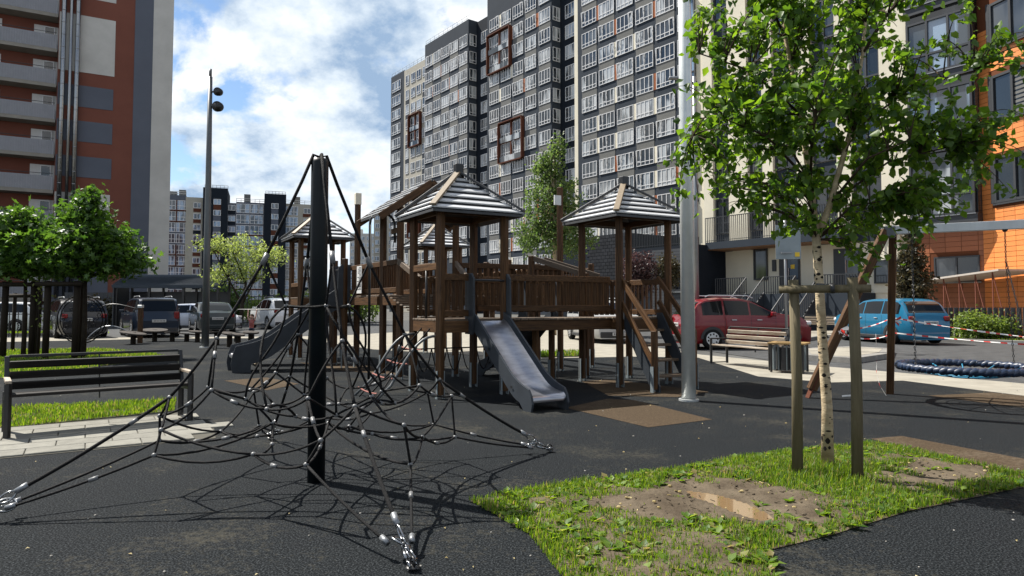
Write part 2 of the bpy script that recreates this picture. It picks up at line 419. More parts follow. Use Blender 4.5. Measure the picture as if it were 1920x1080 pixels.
mat('tile_joint', (0.13, 0.045, 0.02), 0.8)
mat('brick_dark', (0.0245, 0.0266, 0.0315), 0.7, rnd=0.2, var=0.1, vscale=6)
mat('siding', (0.035, 0.0392, 0.0462), 0.6, rnd=0.15, var=0.1, vscale=4)
mat('balcony_sheet', (0.256, 0.264, 0.288), 0.6, var=0.06, vscale=2)
mat('slab_edge', (0.255, 0.24, 0.21), 0.85, var=0.1, vscale=1)
mat('frame_white', (0.697, 0.697, 0.697), 0.4)
mat('frame_dark', (0.03, 0.033, 0.038), 0.45)
mat_glass('glass', (0.02, 0.025, 0.03), (0.34, 0.36, 0.37), 0.35)
mat_glass('glass_mid', (0.03, 0.036, 0.042), (0.12, 0.13, 0.135), 0.3)
mat_glass('glass_pale', (0.14, 0.15, 0.155), (0.4, 0.41, 0.41), 0.9)
mat_glass('glass_dark', (0.012, 0.015, 0.018), (0.05, 0.055, 0.06), 0.3)
mat_glass('glass_blue', (0.05, 0.065, 0.08), (0.22, 0.3, 0.4), 0.5)
mat('roof_metal', (0.07, 0.085, 0.105), 0.75, spec=0.15, metal=0.0, var=0.12, vscale=3)
mat('soffit', (0.25, 0.12, 0.05), 0.6, var=0.2, vscale=4)
# cars
for nm, col in (('red', (0.17, 0.003, 0.007)), ('blue', (0.008, 0.13, 0.24)), ('white', (0.72, 0.73, 0.74)), ('silver', (0.55, 0.58, 0.66)),
                ('navy', (0.006, 0.014, 0.03)), ('green', (0.009, 0.018, 0.022)), ('black', (0.01, 0.01, 0.012)), ('grey', (0.42, 0.42, 0.41))):
    mat('paint_' + nm, col, 0.3, metal=0.1, coat=0.5, spec=0.3)
mat('lamp_silver', (0.72, 0.74, 0.71), 0.34, metal=0.35, var=0.08, vscale=5); mat('tyre', (0.012, 0.012, 0.012), 0.8); mat('rim', (0.55, 0.56, 0.57), 0.35, metal=0.7)
mat('car_glass', (0.006, 0.007, 0.008), 0.05, spec=0.28)
mat('lamp_red', (0.16, 0.004, 0.004), 0.15, spec=0.5); mat('lamp_pole', (0.1, 0.108, 0.112), 0.45, metal=0.2, var=0.1, vscale=4); mat('canopy_roof', (0.42, 0.38, 0.34), 0.6, var=0.1, vscale=3); mat('lamp_clear', (0.6, 0.6, 0.6), 0.15)
mat('plate', (0.49, 0.49, 0.476), 0.5); mat('plastic', (0.018, 0.018, 0.02), 0.6)
# person
mat('skin', (0.5, 0.3, 0.22), 0.6); mat('cloth_red', (0.25, 0.05, 0.04), 0.9); mat('cloth_navy', (0.015, 0.02, 0.04), 0.9); mat('hair', (0.04, 0.025, 0.015), 0.8)
# ================================================================== SETTING
sheet('ground', [(-700, -60), (700, -60), (700, 1500), (-700, 1500)], -0.03, 'ground_far')
sheet('road', [(-60, 24), (-40, 60), (60, 60), (60, -20), (9, -20), (8.3, 11), (6.9, 13.9), (5.6, 22)], -0.018, 'asphalt')
sheet('pavement', [(-60, 23.2), (-60, 28.5), (-18, 28.6), (-8, 30.0), (-4, 38.0), (3, 38.0), (4.6, 22.2), (5.2, 18.8), (7.0, 15.2), (8.2, 13.2), (9.4, 11.0), (12, 4), (4, 4), (-8, 18)], -0.011, 'concrete_pave')
sheet('pavement', [(9.4, 25.5), (13.2, 29.5), (18.2, 24.0), (21.5, 19.0), (22.6, 30.4), (12.6, 45.5), (7.4, 46), (7.6, 28)], -0.010, 'concrete_pave')
sheet('rubber_surface', [(-14, -2), (9.2, -2), (9.2, 8.0), (8.19, 9.27), (7.63, 10.24), (7.0, 12.3), (5.55, 12.0), (4.66, 13.0), (4.79, 17.6), (3.38, 18.0), (0.54, 17.4),
       (-4.23, 20.9), (-8.45, 27.6), (-11.4, 28.0), (-14.7, 27.3), (-17.5, 25.8), (-24, 22), (-14, 6)], 0.0, 'rubber')
for poly in ([(0.7, 9.03), (1.38, 9.9), (1.74, 9.73), (2.36, 8.11), (1.5, 7.59)],
             [(1.23, 12.17), (1.83, 12.43), (3.07, 10.68), (2.42, 10.07), (1.43, 10.24)],
             [(3.62, 6.95), (4.01, 7.1), (4.7, 5.59), (4.07, 5.51), (3.73, 6.2)],
             [(6.2, 10.24), (7.4, 10.6), (8.0, 9.4), (6.92, 8.59)],
             [(-5.14, 12.25), (-4.57, 12.79), (-3.65, 11.76), (-3.88, 10.88)],
             [(-5.0, 16.09), (-3.23, 15.38), (-2.03, 13.08), (-3.52, 14.13)]):
    sheet('brown_rubber_patch', poly, 0.004, 'brown_rubber')
for poly in ([(7.16, 17.2), (8.2, 19.6), (10.2, 20.6), (10.9, 19.6), (9.71, 17.6), (8.01, 16.0)],):
    m = MB(); m.prism(poly, (0, 0, 0.05), (1, 0, 0), (0, 1, 0), (0, 0, 1), 0.13); m.build('traffic_island', 'kerb', kind='structure')
    sheet('island_top', [(7.5, 17.2), (8.35, 19.3), (10.15, 20.25), (10.55, 19.5), (9.55, 17.85), (8.05, 16.4)], 0.119, 'concrete_pave')
def kerb(pts, h=0.12, w=0.15):
    m = MB()
    for a, b in zip(pts[:-1], pts[1:]): m.beam((*a, h / 2 - 0.02), (*b, h / 2 - 0.02), w, h + 0.04, ch=0.012)
    return m.build('kerb', 'kerb', kind='structure')
kerb([(-30, 28.5), (-20.3, 29.9), (-18.6, 31.0)])
kerb([(10.2, 24.6), (13.1, 28.6), (18.0, 23.4), (21.0, 18.0)])

# ---- grass and soil numpy helpers
def in_poly(x, y, poly):
    ins = np.zeros(len(x), bool); n = len(poly); j = n - 1
    for i in range(n):
        xi, yi = poly[i]; xj, yj = poly[j]
        cnd = ((yi > y) != (yj > y)) & (x < (xj - xi) * (y - yi) / (yj - yi + 1e-12) + xi)
        ins ^= cnd; j = i
    return ins
def vnoise(x, y, s, seed):
    r = np.random.default_rng(seed); T = r.random((64, 64))
    X = x * s + 13.7; Y = y * s + 7.3
    xi = np.floor(X).astype(int); yi = np.floor(Y).astype(int); fx = X - xi; fy = Y - yi
    fx = fx * fx * (3 - 2 * fx); fy = fy * fy * (3 - 2 * fy)
    g_ = lambda a, b: T[a % 64, b % 64]
    return (g_(xi, yi) * (1 - fx) + g_(xi + 1, yi) * fx) * (1 - fy) + (g_(xi, yi + 1) * (1 - fx) + g_(xi + 1, yi + 1) * fx) * fy
def np_mesh(name, V, F, m, smooth=False):
    me = bpy.data.meshes.new(name); k = F.shape[1]
    me.vertices.add(len(V)); me.vertices.foreach_set('co', V.astype(np.float32).ravel())
    me.loops.add(F.size); me.loops.foreach_set('vertex_index', F.astype(np.int32).ravel())
    me.polygons.add(len(F)); me.polygons.foreach_set('loop_start', np.arange(0, F.size, k, dtype=np.int32))
    if smooth: me.polygons.foreach_set('use_smooth', np.ones(len(F), bool))
    me.materials.append(MATS[m]); me.update(calc_edges=True); me.validate()
    return me
def blades(px, py, pz, h, w, seed, lean=0.55):
    """curved grass blades: 5 verts, 3 faces as tris"""
    r = np.random.default_rng(seed); n = len(px)
    a = r.random(n) * 2 * np.pi; ln = r.random(n) * lean * h
    dx, dy = np.cos(a), np.sin(a); b = a + np.pi / 2 + r.normal(0, .4, n); wx, wy = np.cos(b) * w / 2, np.sin(b) * w / 2
    V = np.zeros((n, 5, 3))
    V[:, 0] = np.stack([px - wx, py - wy, pz], 1); V[:, 1] = np.stack([px + wx, py + wy, pz], 1)
    mx, my = px + dx * ln * .35, py + dy * ln * .35
    V[:, 2] = np.stack([mx - wx * .8, my - wy * .8, pz + h * .6], 1); V[:, 3] = np.stack([mx + wx * .8, my + wy * .8, pz + h * .6], 1)
    V[:, 4] = np.stack([px + dx * ln, py + dy * ln, pz + h * (1 - .25 * ln / (h + 1e-6))], 1)
    T = np.array([[0, 1, 3], [0, 3, 2], [2, 3, 4]])
    F = (np.arange(n)[:, None, None] * 5 + T[None]).reshape(-1, 3)
    return V.reshape(-1, 3), F
GR = [(-0.28, 4.76), (0.0, 4.96), (0.57, 5.26), (1.25, 5.59), (1.89, 5.97), (2.55, 6.33), (3.53, 6.72), (3.78, 6.11), (4.02, 5.54), (4.42, 5.3), (3.78, 5.11), (2.58, 4.52), (1.87, 4.06), (1.42, 3.82), (1.3, 3.4), (1.45, 3.1), (0.35, 3.1), (0.12, 4.06)]
S1 = [(0.42, 4.62), (0.8, 4.86), (1.25, 5.24), (1.9, 5.22), (2.08, 4.72), (2.14, 4.5), (1.72, 4.3), (1.45, 4.22), (1.15, 4.35), (0.75, 4.4)]
S2 = [(2.85, 5.5), (3.38, 5.91), (3.97, 5.67), (3.77, 5.36), (3.06, 4.98), (2.72, 5.03)]
PUD = [(1.25, 5.01), (1.44, 4.92), (1.59, 4.7), (1.65, 4.46), (1.64, 4.32), (1.54, 4.3), (1.44, 4.46), (1.34, 4.7), (1.24, 4.87)]
# bare soil bed: fine grid with lumps and a hollow where the puddle lies
def soil_bed():
    nx, ny = 190, 150
    xs = np.linspace(-0.4, 4.6, nx); ys = np.linspace(3.0, 6.8, ny)
    X, Y = np.meshgrid(xs, ys); x = X.ravel(); y = Y.ravel()
    z = 0.022 + 0.03 * (vnoise(x, y, 2.2, 3) - .5) + 0.022 * (vnoise(x, y, 7, 4) - .5) + 0.014 * (vnoise(x, y, 19, 5) - .5)
    pc = np.array(PUD); d = np.full(len(x), 9.0)
    for i in range(len(PUD)):
        a = pc[i]; b = pc[(i + 1) % len(PUD)]; ab = b - a
        t = np.clip(((x - a[0]) * ab[0] + (y - a[1]) * ab[1]) / (ab @ ab), 0, 1)
        d = np.minimum(d, np.hypot(x - a[0] - t * ab[0], y - a[1] - t * ab[1]))
    d = np.where(in_poly(x, y, PUD), -d, d)
    z = np.where(d < 0.12, np.minimum(z, 0.0075 + 0.02 * np.clip((d + 0.02) / 0.12, -.2, 1) + 0.004 * vnoise(x, y, 23, 8)), z)
    z = np.where(d < 0, np.minimum(z, 0.004), z); z = np.maximum(z, 0.003)
    de = np.full(len(x), 9.0); gc = np.array(GR)
    for i in range(len(GR)):
        a = gc[i]; b = gc[(i + 1) % len(GR)]; ab = b - a
        t = np.clip(((x - a[0]) * ab[0] + (y - a[1]) * ab[1]) / (ab @ ab), 0, 1); de = np.minimum(de, np.hypot(x - a[0] - t * ab[0], y - a[1] - t * ab[1]))
    k = np.clip(de / .3, 0, 1); z = .0062 + (z - .0062) * k * k * (3 - 2 * k)
    ins = (in_poly(x, y, GR) & (de > .03)).reshape(ny, nx)
    F = []
    for j in range(ny - 1):
        for i in range(nx - 1):
            if ins[j, i] and ins[j, i + 1] and ins[j + 1, i] and ins[j + 1, i + 1]:
                F.append((j * nx + i, j * nx + i + 1, (j + 1) * nx + i + 1, (j + 1) * nx + i))
    me = np_mesh('soil_bed', np.stack([x, y, z], 1), np.array(F), 'soil', True)
    o = bpy.data.objects.new('soil_bed', me); C.objects.link(o); o['kind'] = 'structure'
soil_bed()
sheet('soil_edge', GR, 0.005, 'soil')
pd = sheet('puddle_water', [(1.2, 5.06), (1.46, 4.98), (1.66, 4.72), (1.73, 4.46), (1.7, 4.26), (1.52, 4.24), (1.38, 4.46), (1.28, 4.7), (1.18, 4.87)], 0.0075, 'puddle')
def grass_patch(name, poly, n, hmin, hmax, w, seed, dens=None, z0=0.01):
    r = np.random.default_rng(seed); p = np.array(poly); lo = p.min(0); hi = p.max(0)
    x = lo[0] + r.random(n) * (hi[0] - lo[0]); y = lo[1] + r.random(n) * (hi[1] - lo[1])
    k = in_poly(x, y, poly); x = x[k]; y = y[k]; h = hmin + (hmax - hmin) * r.random(len(x)) ** 1.6
    if dens is not None:
        pr, hs = dens(x, y); kk = r.random(len(x)) < pr; x = x[kk]; y = y[kk]; h = (h * hs)[kk]
    V, F = blades(x, y, np.full(len(x), z0), h, w * (0.6 + .8 * r.random(len(x))), seed + 1)
    me = np_mesh(name, V, F, 'grass_blade')
    o = bpy.data.objects.new(name, me); C.objects.link(o); o['kind'] = 'stuff'
    return o
def near_density(x, y):
    wx = x + .3 * (vnoise(x, y, 5, 71) - .5) + .12 * (vnoise(x, y, 15, 72) - .5); wy = y + .3 * (vnoise(x, y, 5, 73) - .5) + .12 * (vnoise(x, y, 15, 74) - .5)
    s = in_poly(wx, wy, S1) | in_poly(wx, wy, S2)
    nz = vnoise(x, y, 4.5, 21); nf = vnoise(x, y, 11, 22)
    p = np.where(s, np.where(nz * .6 + nf * .4 > .70, .4, 0.006), np.clip((nz * .5 + nf * .5 - .16) * 3.2, 0.16, 1))
    tree = np.exp(-(((x - 2.5) / .55) ** 2 + ((y - 5.35) / .55) ** 2))
    low = np.clip((4.5 - y) / 1.2, 0, 1) * (x < 1.4)
    p = np.clip(p * (1 - .25 * low) + tree * .9 * (~s), 0, 1)
    return p, (0.75 + .5 * nz + 1.0 * tree) * np.where(s, .6, 1)
GRX = [(1.95 + (x - 1.95) * 1.012, 4.8 + (y - 4.8) * 1.015) for x, y in GR]
o = grass_patch('grass', GRX, 190000, 0.012, 0.055, 0.0065, 31, near_density)
tag(o, 'bright green patchy grass round the bare soil by the birch', 'grass')
# broad-leaved weeds (plantain / dandelion) in the near grass
def weeds(name, poly, n, seed, s0=0.05):
    r = np.random.default_rng(seed); p = np.array(poly); lo = p.min(0); hi = p.max(0)
    V = []; F = []
    c = 0
    while c < n:
        x, y = lo + r.random(2) * (hi - lo)
        if not in_poly(np.array([x]), np.array([y]), poly)[0]: continue
        if (in_poly(np.array([x]), np.array([y]), S1)[0] or in_poly(np.array([x]), np.array([y]), S2)[0]) and r.random() < .9: continue
        c += 1
        for k in range(r.integers(4, 8)):
            a = r.random() * 6.28; L = s0 * (0.6 + r.random()); w = L * .26; t = r.random() * .6 + .25
            d = np.array([np.cos(a), np.sin(a), t]); d /= np.linalg.norm(d); q = np.array([-np.sin(a), np.cos(a), 0])
            b = np.array([x, y, .015]); o_ = len(V)
            up = np.array([0, 0, 1.0])
            V += [b, b + d * L * .45 + q * w, b + d * L * .45 - q * w + up * .004, b + d * L * .5 - up * .006, b + d * L - up * L * .18]
            F += [(o_, o_ + 3, o_ + 1), (o_, o_ + 2, o_ + 3), (o_ + 1, o_ + 3, o_ + 4), (o_ + 3, o_ + 2, o_ + 4)]
    o = bpy.data.objects.new(name, np_mesh(name, np.array(V), np.array(F), 'grass_blade')); C.objects.link(o); o['kind'] = 'stuff'
    return o
tag(weeds('broadleaf_weeds', GR, 520, 5, 0.06), 'low broad-leaved weeds among the near grass', 'weeds')
GL1 = [(-6.75, 7.05), (-5.5, 7.6), (-4.3, 8.75), (-4.76, 9.75), (-6.67, 9.03), (-8.2, 8.4)]
GL2 = [(-9.2, 12.6), (-9.0, 15.6), (-8.5, 17.2), (-9.9, 18.9), (-12.6, 21.0), (-18, 19.4), (-14, 14)]
GL3 = [(-30, 29), (-20.4, 30.3), (-19.2, 32.6), (-30, 33.5)]
GL4 = [(0.2, 17.6), (2.2, 18.2), (2.0, 19.2), (-0.3, 18.9)]
GL5 = [(15.9, 26.4), (19.4, 24.8), (20.2, 25.8), (17.4, 27.8)]
GL6 = [(10.6, 28.2), (13.0, 30.0), (12.6, 32.4), (9.6, 31.4)]
for nm, poly, lab in (('grass_bed', GL1, None), ('grass_bed', GL2, None), ('grass_bed', GL3, None), ('grass_bed', GL4, None), ('grass_bed', GL5, None), ('grass_bed', GL6, None)):
    sheet(nm, poly, 0.006, 'grass_soil')
tag(grass_patch('grass', GL1, 46000, .015, .07, .009, 41, lambda x, y: (np.clip((vnoise(x, y, 5, 61) * .6 + vnoise(x, y, 13, 62) * .4 - .2) * 2.6, .1, 1), .6 + .9 * vnoise(x, y, 3, 63))), 'sunlit grass strip behind the dark slatted bench', 'grass')
tag(grass_patch('grass', GL2, 70000, .02, .09, .014, 43), 'sunlit grass bed under the staked maples', 'grass')
tag(grass_patch('grass', GL3, 26000, .05, .16, .03, 45), 'grass verge in front of the far left parked car', 'grass')
tag(grass_patch('grass', GL4, 4000, .05, .16, .02, 47), 'small grass tuft strip behind the play bridge', 'grass')
tag(grass_patch('grass', GL5, 6000, .05, .15, .025, 48), 'grass under the round hedge by the orange wall', 'grass')
tag(grass_patch('grass', GL6, 6000, .05, .15, .025, 49), 'grass verge left of the blue hatchback', 'grass')
def soil_debris():
    r = np.random.default_rng(17); b = MB(); n = 0
    while n < 240:
        x, y = r.random() * 4.4 - .2, 3.3 + r.random() * 3.2
        if not (in_poly(np.array([x]), np.array([y]), S1)[0] or in_poly(np.array([x]), np.array([y]), S2)[0]): continue
        if in_poly(np.array([x]), np.array([y]), PUD)[0]: continue
        n += 1; a = r.random() * 6.28; L_ = .01 + .035 * r.random() ** 2; b.mi = int(r.random() < .7)
        z = .024 + .012 * r.random()
        if r.random() < .5: b.beam((x, y, z), (x + math.cos(a) * L_, y + math.sin(a) * L_, z + .006), .005, .004)
        else: b.ball((x, y, z), .006 + .009 * r.random(), 5, 4, (1.2, 1, .6))
    o = b.build('soil_litter', ['dry_leaf', 'soil'], kind='stuff'); tag(o, 'twigs and clods littering the bare soil by the puddle', 'litter')
soil_debris()
# ---- paver strip under the near bench
pb = sheet('paver_bed', [(-6.6, 4.75), (-3.0, 6.98), (-3.30, 7.62), (-4.19, 8.62), (-5.58, 7.55), (-8.2, 6.0)], 0.004, 'joint')
ca, sa = math.cos(R(32)), math.sin(R(32))
PV = [(-6.6, 4.78), (-3.02, 7.0), (-3.32, 7.62), (-4.19, 8.6), (-5.58, 7.53), (-8.2, 6.0)]
row = 0
for j in range(0, 6):
    for i in range(-9, 6):
        w_, h_ = 0.46, 0.28
        lx = i * (w_ + .008) + (j % 2) * .23; ly = j * (h_ + .008) + .15
        cx = -3.02 + lx * ca - ly * sa - 0.35; cy = 7.0 + lx * sa + ly * ca - 0.22
        if in_poly(np.array([cx]), np.array([cy]), PV)[0]:
            piece('paver', 'paver', pb, (cx - ca * w_ / 2, cy - sa * w_ / 2, 0.006 + random.uniform(0, .003)), (cx + ca * w_ / 2, cy + sa * w_ / 2, 0.006 + random.uniform(0, .003)), h_, 0.024, ch=.005)
# scattered pebbles, dry leaves on the rubber
def scatter(name, n, seed, mk, m, label, cat):
    r = np.random.default_rng(seed); b = MB()
    for _ in range(n):
        d = 3.2 + 11 * r.random() ** 1.5; x = (r.random() * 1.5 - .72) * d; s = (.004 + .007 * r.random()) * (1 + d * .06)
        if in_poly(np.array([x]), np.array([d]), GR)[0]: continue
        a = r.random() * 6.28
        if mk == 'leaf': b.add([(x, d, .006), (x + s * math.cos(a), d + s * math.sin(a), .012), (x + 2 * s * math.cos(a + .5), d + 2 * s * math.sin(a + .5), .007), (x + s * math.cos(a + 1.1), d + s * math.sin(a + 1.1), .014)], [(0, 1, 2, 3)])
        else: b.ball((x, d, s * .3), s * .7, 6, 4, (1, 1, .6))
    o = b.build(name, m, kind='stuff'); tag(o, label, cat)
scatter('fallen_leaves', 70, 3, 'leaf', 'dry_leaf', 'pale fallen leaves scattered on the black rubber', 'leaves')
scatter('pebbles', 80, 4, 'ball', 'pebble', 'tiny pale pebbles scattered on the black rubber', 'pebbles')

# ================================================================== BUILDINGS
def window_meshes(w, h, cols, hl=(), fw=0.06, fm='frame_white', gm='glass', dep=0.07, vb=None, tilt=()):
    """frame mesh + pane mesh; local x = width, z up from sill, outward = -y"""
    b = MB()
    segs = [((-w / 2, 0), (w / 2, 0)), ((-w / 2, h), (w / 2, h))]
    for zf in hl: segs.append(((-w / 2, h * zf), (w / 2, h * zf)))
    for (x0, z0), (x1, z1) in segs: b.box((0, -dep / 2, z0 + (fw / 2 if z0 == 0 else (-fw / 2 if z0 == h else 0))), (w, dep, fw))
    vb = vb or [i / cols for i in range(cols + 1)]
    for t in vb:
        x = -w / 2 + t * w
        b.box((max(-w / 2 + fw / 2, min(w / 2 - fw / 2, x)), -dep / 2 - .003, h / 2), (fw, dep, h - .002))
    for c_ in tilt:                                   # tilted sashes
        x0 = -w / 2 + c_ * w / cols + fw * .6; x1 = x0 + w / cols - fw * 1.2; z0 = h * (hl[0] if hl else 0) + fw; z1 = h - fw; y1 = -dep - .16
        P_ = lambda x, t: Vector((x, -dep + (y1 + dep) * t, z0 + (z1 - z0) * t))
        b.beam(P_(x0, 0), P_(x0, 1), fw, .03); b.beam(P_(x1, 0), P_(x1, 1), fw, .03); b.beam(P_(x0, 1), P_(x1, 1), .03, fw); b.beam(P_(x0, .03), P_(x1, .03), .03, fw)
    f = b.mesh('window', fm)
    p = MB(); p.add([(-w / 2, 0, 0), (w / 2, 0, 0), (w / 2, 0, h), (-w / 2, 0, h)], [(0, 1, 2, 3)])
    return f, p.mesh('pane', gm)
class Fac:
    """facade: local x runs left to right seen from outside, outward = -y"""
    def __init__(s, o, phi): s.o = Vector((o[0], o[1], 0)); s.phi = phi; s.x = Vector((math.cos(phi), math.sin(phi), 0)); s.n = Vector((math.sin(phi), -math.cos(phi), 0))
    def p(s, t, z, off=0.0): return s.o + s.x * t + s.n * off + Vector((0, 0, z))
    def box(s, b, t0, t1, z0, z1, o0, o1):
        rot = Matrix((s.x, -s.n, Vector((0, 0, 1)))).transposed()
        b.box(s.p((t0 + t1) / 2, (z0 + z1) / 2, (o0 + o1) / 2), (abs(t1 - t0), abs(o1 - o0), abs(z1 - z0)), rot)
    def win(s, par, fm, pm, t, z, off, name='window'):
        w = inst(name, fm, par, s.p(t, z, off), s.phi)
        if pm is not None:
            q = bpy.data.objects.new('pane', pm); C.objects.link(q); q.parent = w; q.location = (0, -0.02, 0)
        return w
    def piece(s, name, m, par, t0, t1, z0, z1, o0, o1):
        key = (m, round(t1 - t0, 3), round(z1 - z0, 3), round(o1 - o0, 3), 'fac')
        if key not in BOXC:
            b = MB(); b.box((0, 0, 0), (t1 - t0, o1 - o0, z1 - z0)); BOXC[key] = b.mesh(name, m)
        return inst(name, BOXC[key], par, s.p((t0 + t1) / 2, (z0 + z1) / 2, (o0 + o1) / 2), s.phi)

# ---------- big grey apartment slab
def big_slab():
    F = Fac((-24.4, 136.0), math.atan2(-.8, .6))
    root = thing('apartment_building', 'tall grey chequered apartment slab with white framed windows behind the play towers', 'building', F.p(36, 0))
    PR = 1.8
    w = MB()
    F.box(w, 0, 5.6, 0, 47.2, -14, 0.0); w.build('wall', 'wall_dark', root)
    w = MB(); F.box(w, 5.6, 16.9, 0, 47.0, -13.9, 0.0); w.build('wall', 'wall_beige', root)
    w = MB(); F.box(w, 16.9, 31.2, 0, 48.2, -14, PR); w.build('wall', 'wall_dark', root)
    w = MB(); F.box(w, 31.2, 36.0, 0, 48.0, -13.8, 0.2); w.build('wall', 'wall_navy', root)
    w = MB(); F.box(w, 36.6, 52.2, 0, 50.5, -14, PR); w.build('wall', 'wall_dark', root)
    w = MB(); F.box(w, 52.2, 56.4, 0, 50.3, -13.7, 0.2); w.build('wall', 'wall_navy', root)
    w = MB(); F.box(w, 56.9, 76.5, 0, 50.5, -14, PR - .6); w.build('wall', 'wall_dark', root)
    for t0, t1, o in ((16.45, 16.9, 0.3), (35.4, 36.6, .75), (55.9, 56.9, .9)):
        w = MB(); F.box(w, t0, t1, 0, 48.6 if t0 < 17 else 51, -1, o); w.build('pilaster', 'wall_cream', root)
    for t0, t1, z, o in ((0, 16.5, 47.1, 0), (16.9, 31.2, 48.2, PR)):     # parapet railings
        r = MB()
        for zz in (.35, .8): r.tube([F.p(t0, z + zz, o - .2), F.p(t1, z + zz, o - .2)], .03, 4)
        for k in range(int((t1 - t0) / 1.5) + 1): r.tube([F.p(t0 + k * 1.5, z, o - .2), F.p(t0 + k * 1.5, z + .8, o - .2)], .025, 4)
        r.build('roof_railing', 'alu', root)
    fm, pm = window_meshes(2.72, 1.95, 4, (.24,), .075)
    fm2, pm2 = window_meshes(2.48, 1.95, 4, (.24,), .075)
    def variants(w_):
        fr_ = [window_meshes(w_, 1.95, 4, (.24,), .075, tilt=t_)[0] for t_ in ((), (), (0,), (3,), (0, 3), (1,))]
        pn_ = [window_meshes(w_, 1.95, 4, (.24,), .075, gm=g__)[1] for g__ in ('glass', 'glass', 'glass_mid', 'glass_pale', 'glass_dark')]
        return fr_, pn_
    VAR = {2.72: variants(2.72), 2.48: variants(2.48)}
    fm3, pm3 = window_meshes(1.9, 1.95, 3, (.24,), .072)
    fms, pms = window_meshes(1.3, 1.95, 2, (.24,), .072)
    zf = lambda k: .65 + 2.88 * k
    def visible(F_, t, z):
        p = F_.p(t, z, 0); return (z - 1.35) / p.y * 1280 < 585
    rr = random.Random(4)
    def grid(cols, off, fm, pm, wd, k0=1, k1=16, bayrows=()):
        for ci, t in enumerate(cols):
            for k in range(k0, k1):
                if not visible(F, t, zf(k)): continue
                F.win(root, rr.choice(VAR[wd][0]), rr.choice(VAR[wd][1]), t, zf(k), off + .03)
                if (ci + k) % 2 == 0: F.piece('spandrel_panel', 'wall_mid', root, t - wd / 2 - .02, t + wd / 2 + .02, zf(k) - .90, zf(k) - .02, off - .02, off + .035)
                if ci < len(cols) - 1 and rr.random() < .34:
                    tm = (t + cols[ci + 1]) / 2; g_ = (cols[ci + 1] - t - wd) / 2
                    F.piece('accent_panel', 'panel_orange' if rr.random() < .52 else 'wall_cream', root, tm - min(g_ - .01, .33), tm + min(g_ - .01, .33), zf(k), zf(k) + 1.95, off - .02, off + .05)
    grid([59.15 + 3.18 * i for i in range(6)], PR - .6, fm, pm, 2.72)
    grid([38.6 + 3.0 * i for i in range(4)] + [50.75], PR, fm2, pm2, 2.48, 1, 16)
    grid([18.4 + 2.8 * i for i in range(4)] + [29.7], PR, fm2, pm2, 2.48, 3, 16)
    # returns of the corner bays and recessed windows
    S = Fac(F.p(31.2, 0, PR), F.phi + math.pi / 2); S2 = Fac(F.p(52.2, 0, PR), F.phi + math.pi / 2)
    for k in range(3, 16):
        S.win(root, fms, pms, .82, zf(k), .04); F.win(root, fm3, pm3, 33.6, zf(k), .24)
    for k in range(2, 15):
        if visible(F, 54, zf(k)): S2.win(root, fms, pms, .82, zf(k), .04); F.win(root, fm3, pm3, 54.3, zf(k), .24)
    # left wing, small and far: windows joined
    b = MB(); pn = MB()
    def addw(t, z, wd, h, n, o=0.03):
        for zz in (0, .24 * h, h): F.box(b, t - wd / 2, t + wd / 2, z + zz - .04, z + zz + .04, o, o + .07)
        for i in range(n + 1): F.box(b, t - wd / 2 + i * wd / n - .04, t - wd / 2 + i * wd / n + .04, z, z + h, o + .002, o + .075)
        F.box(pn, t - wd / 2, t + wd / 2, z, z + h, o - .02, o + .02)
    for k in range(3, 16):
        addw(2.4, zf(k), 3.6, 1.95, 4); addw(7.0, zf(k), 1.2, 1.9, 2); addw(9.3, zf(k), 1.6, 1.8, 2); addw(11.5, zf(k), 1.6, 1.8, 2)
        addw(13.4, zf(k), .9, 1.8, 1); addw(15.6, zf(k), .9, 1.8, 1)
    b.build('window_frames', 'frame_white', root, kind='stuff'); pn.build('window_panes', 'glass', root, kind='stuff')
    for k in range(3, 16):
        F.piece('accent_panel', 'panel_orange', root, 13.95, 15.05, zf(k), zf(k) + 1.8, 0, .05)
        if k % 4 in (1, 2): F.piece('spandrel_panel', 'wall_dark', root, 12.9, 16.1, zf(k) - .95, zf(k) - .08, 0, .06)
        if k % 3 != 0: F.piece('spandrel_panel', 'wall_dark', root, 6.3, 7.7, zf(k) - .95, zf(k) - .08, 0, .06)
    # rust coloured picture frames round two storeys of glazing
    for t0, t1, k, o in ((37.3, 42.9, 13, PR), (40.3, 45.9, 8, PR), (8.3, 12.5, 11, 0.0), (8.3, 12.5, 5, 0)):
        z0, z1 = zf(k) - .95, zf(k + 1) + 2.15
        r = MB()
        F.box(r, t0 - .16, t0, z0, z1, o, o + .6); F.box(r, t1, t1 + .16, z0, z1, o, o + .6)
        F.box(r, t0, t1, z0 - .16, z0, o, o + .6); F.box(r, t0, t1, z1, z1 + .16, o, o + .6)
        F.box(r, (t0 + t1) / 2 - .15, (t0 + t1) / 2 + .15, z0, z1, o, o + .3); F.box(r, t0, t1, (z0 + z1) / 2 - .1, (z0 + z1) / 2 + .1, o, o + .28)
        fr = r.build('bay_frame', 'panel_rust', root)
        for kk in (0, 1):
            F.piece('glass_balustrade', 'glass', fr, t0 + .02, t1 - .02, zf(k + kk) - .85, zf(k + kk) - .05, o + .1, o + .35)
    # air conditioners
    for t, k in ((75.1, 12), (75.1, 10), (75.1, 7)):
        ac = MB(); F.box(ac, t - .5, t + .5, zf(k) - .7, zf(k) - .05, PR - .6, PR + .1); ac.build('air_conditioner', 'frame_dark', root)
big_slab()

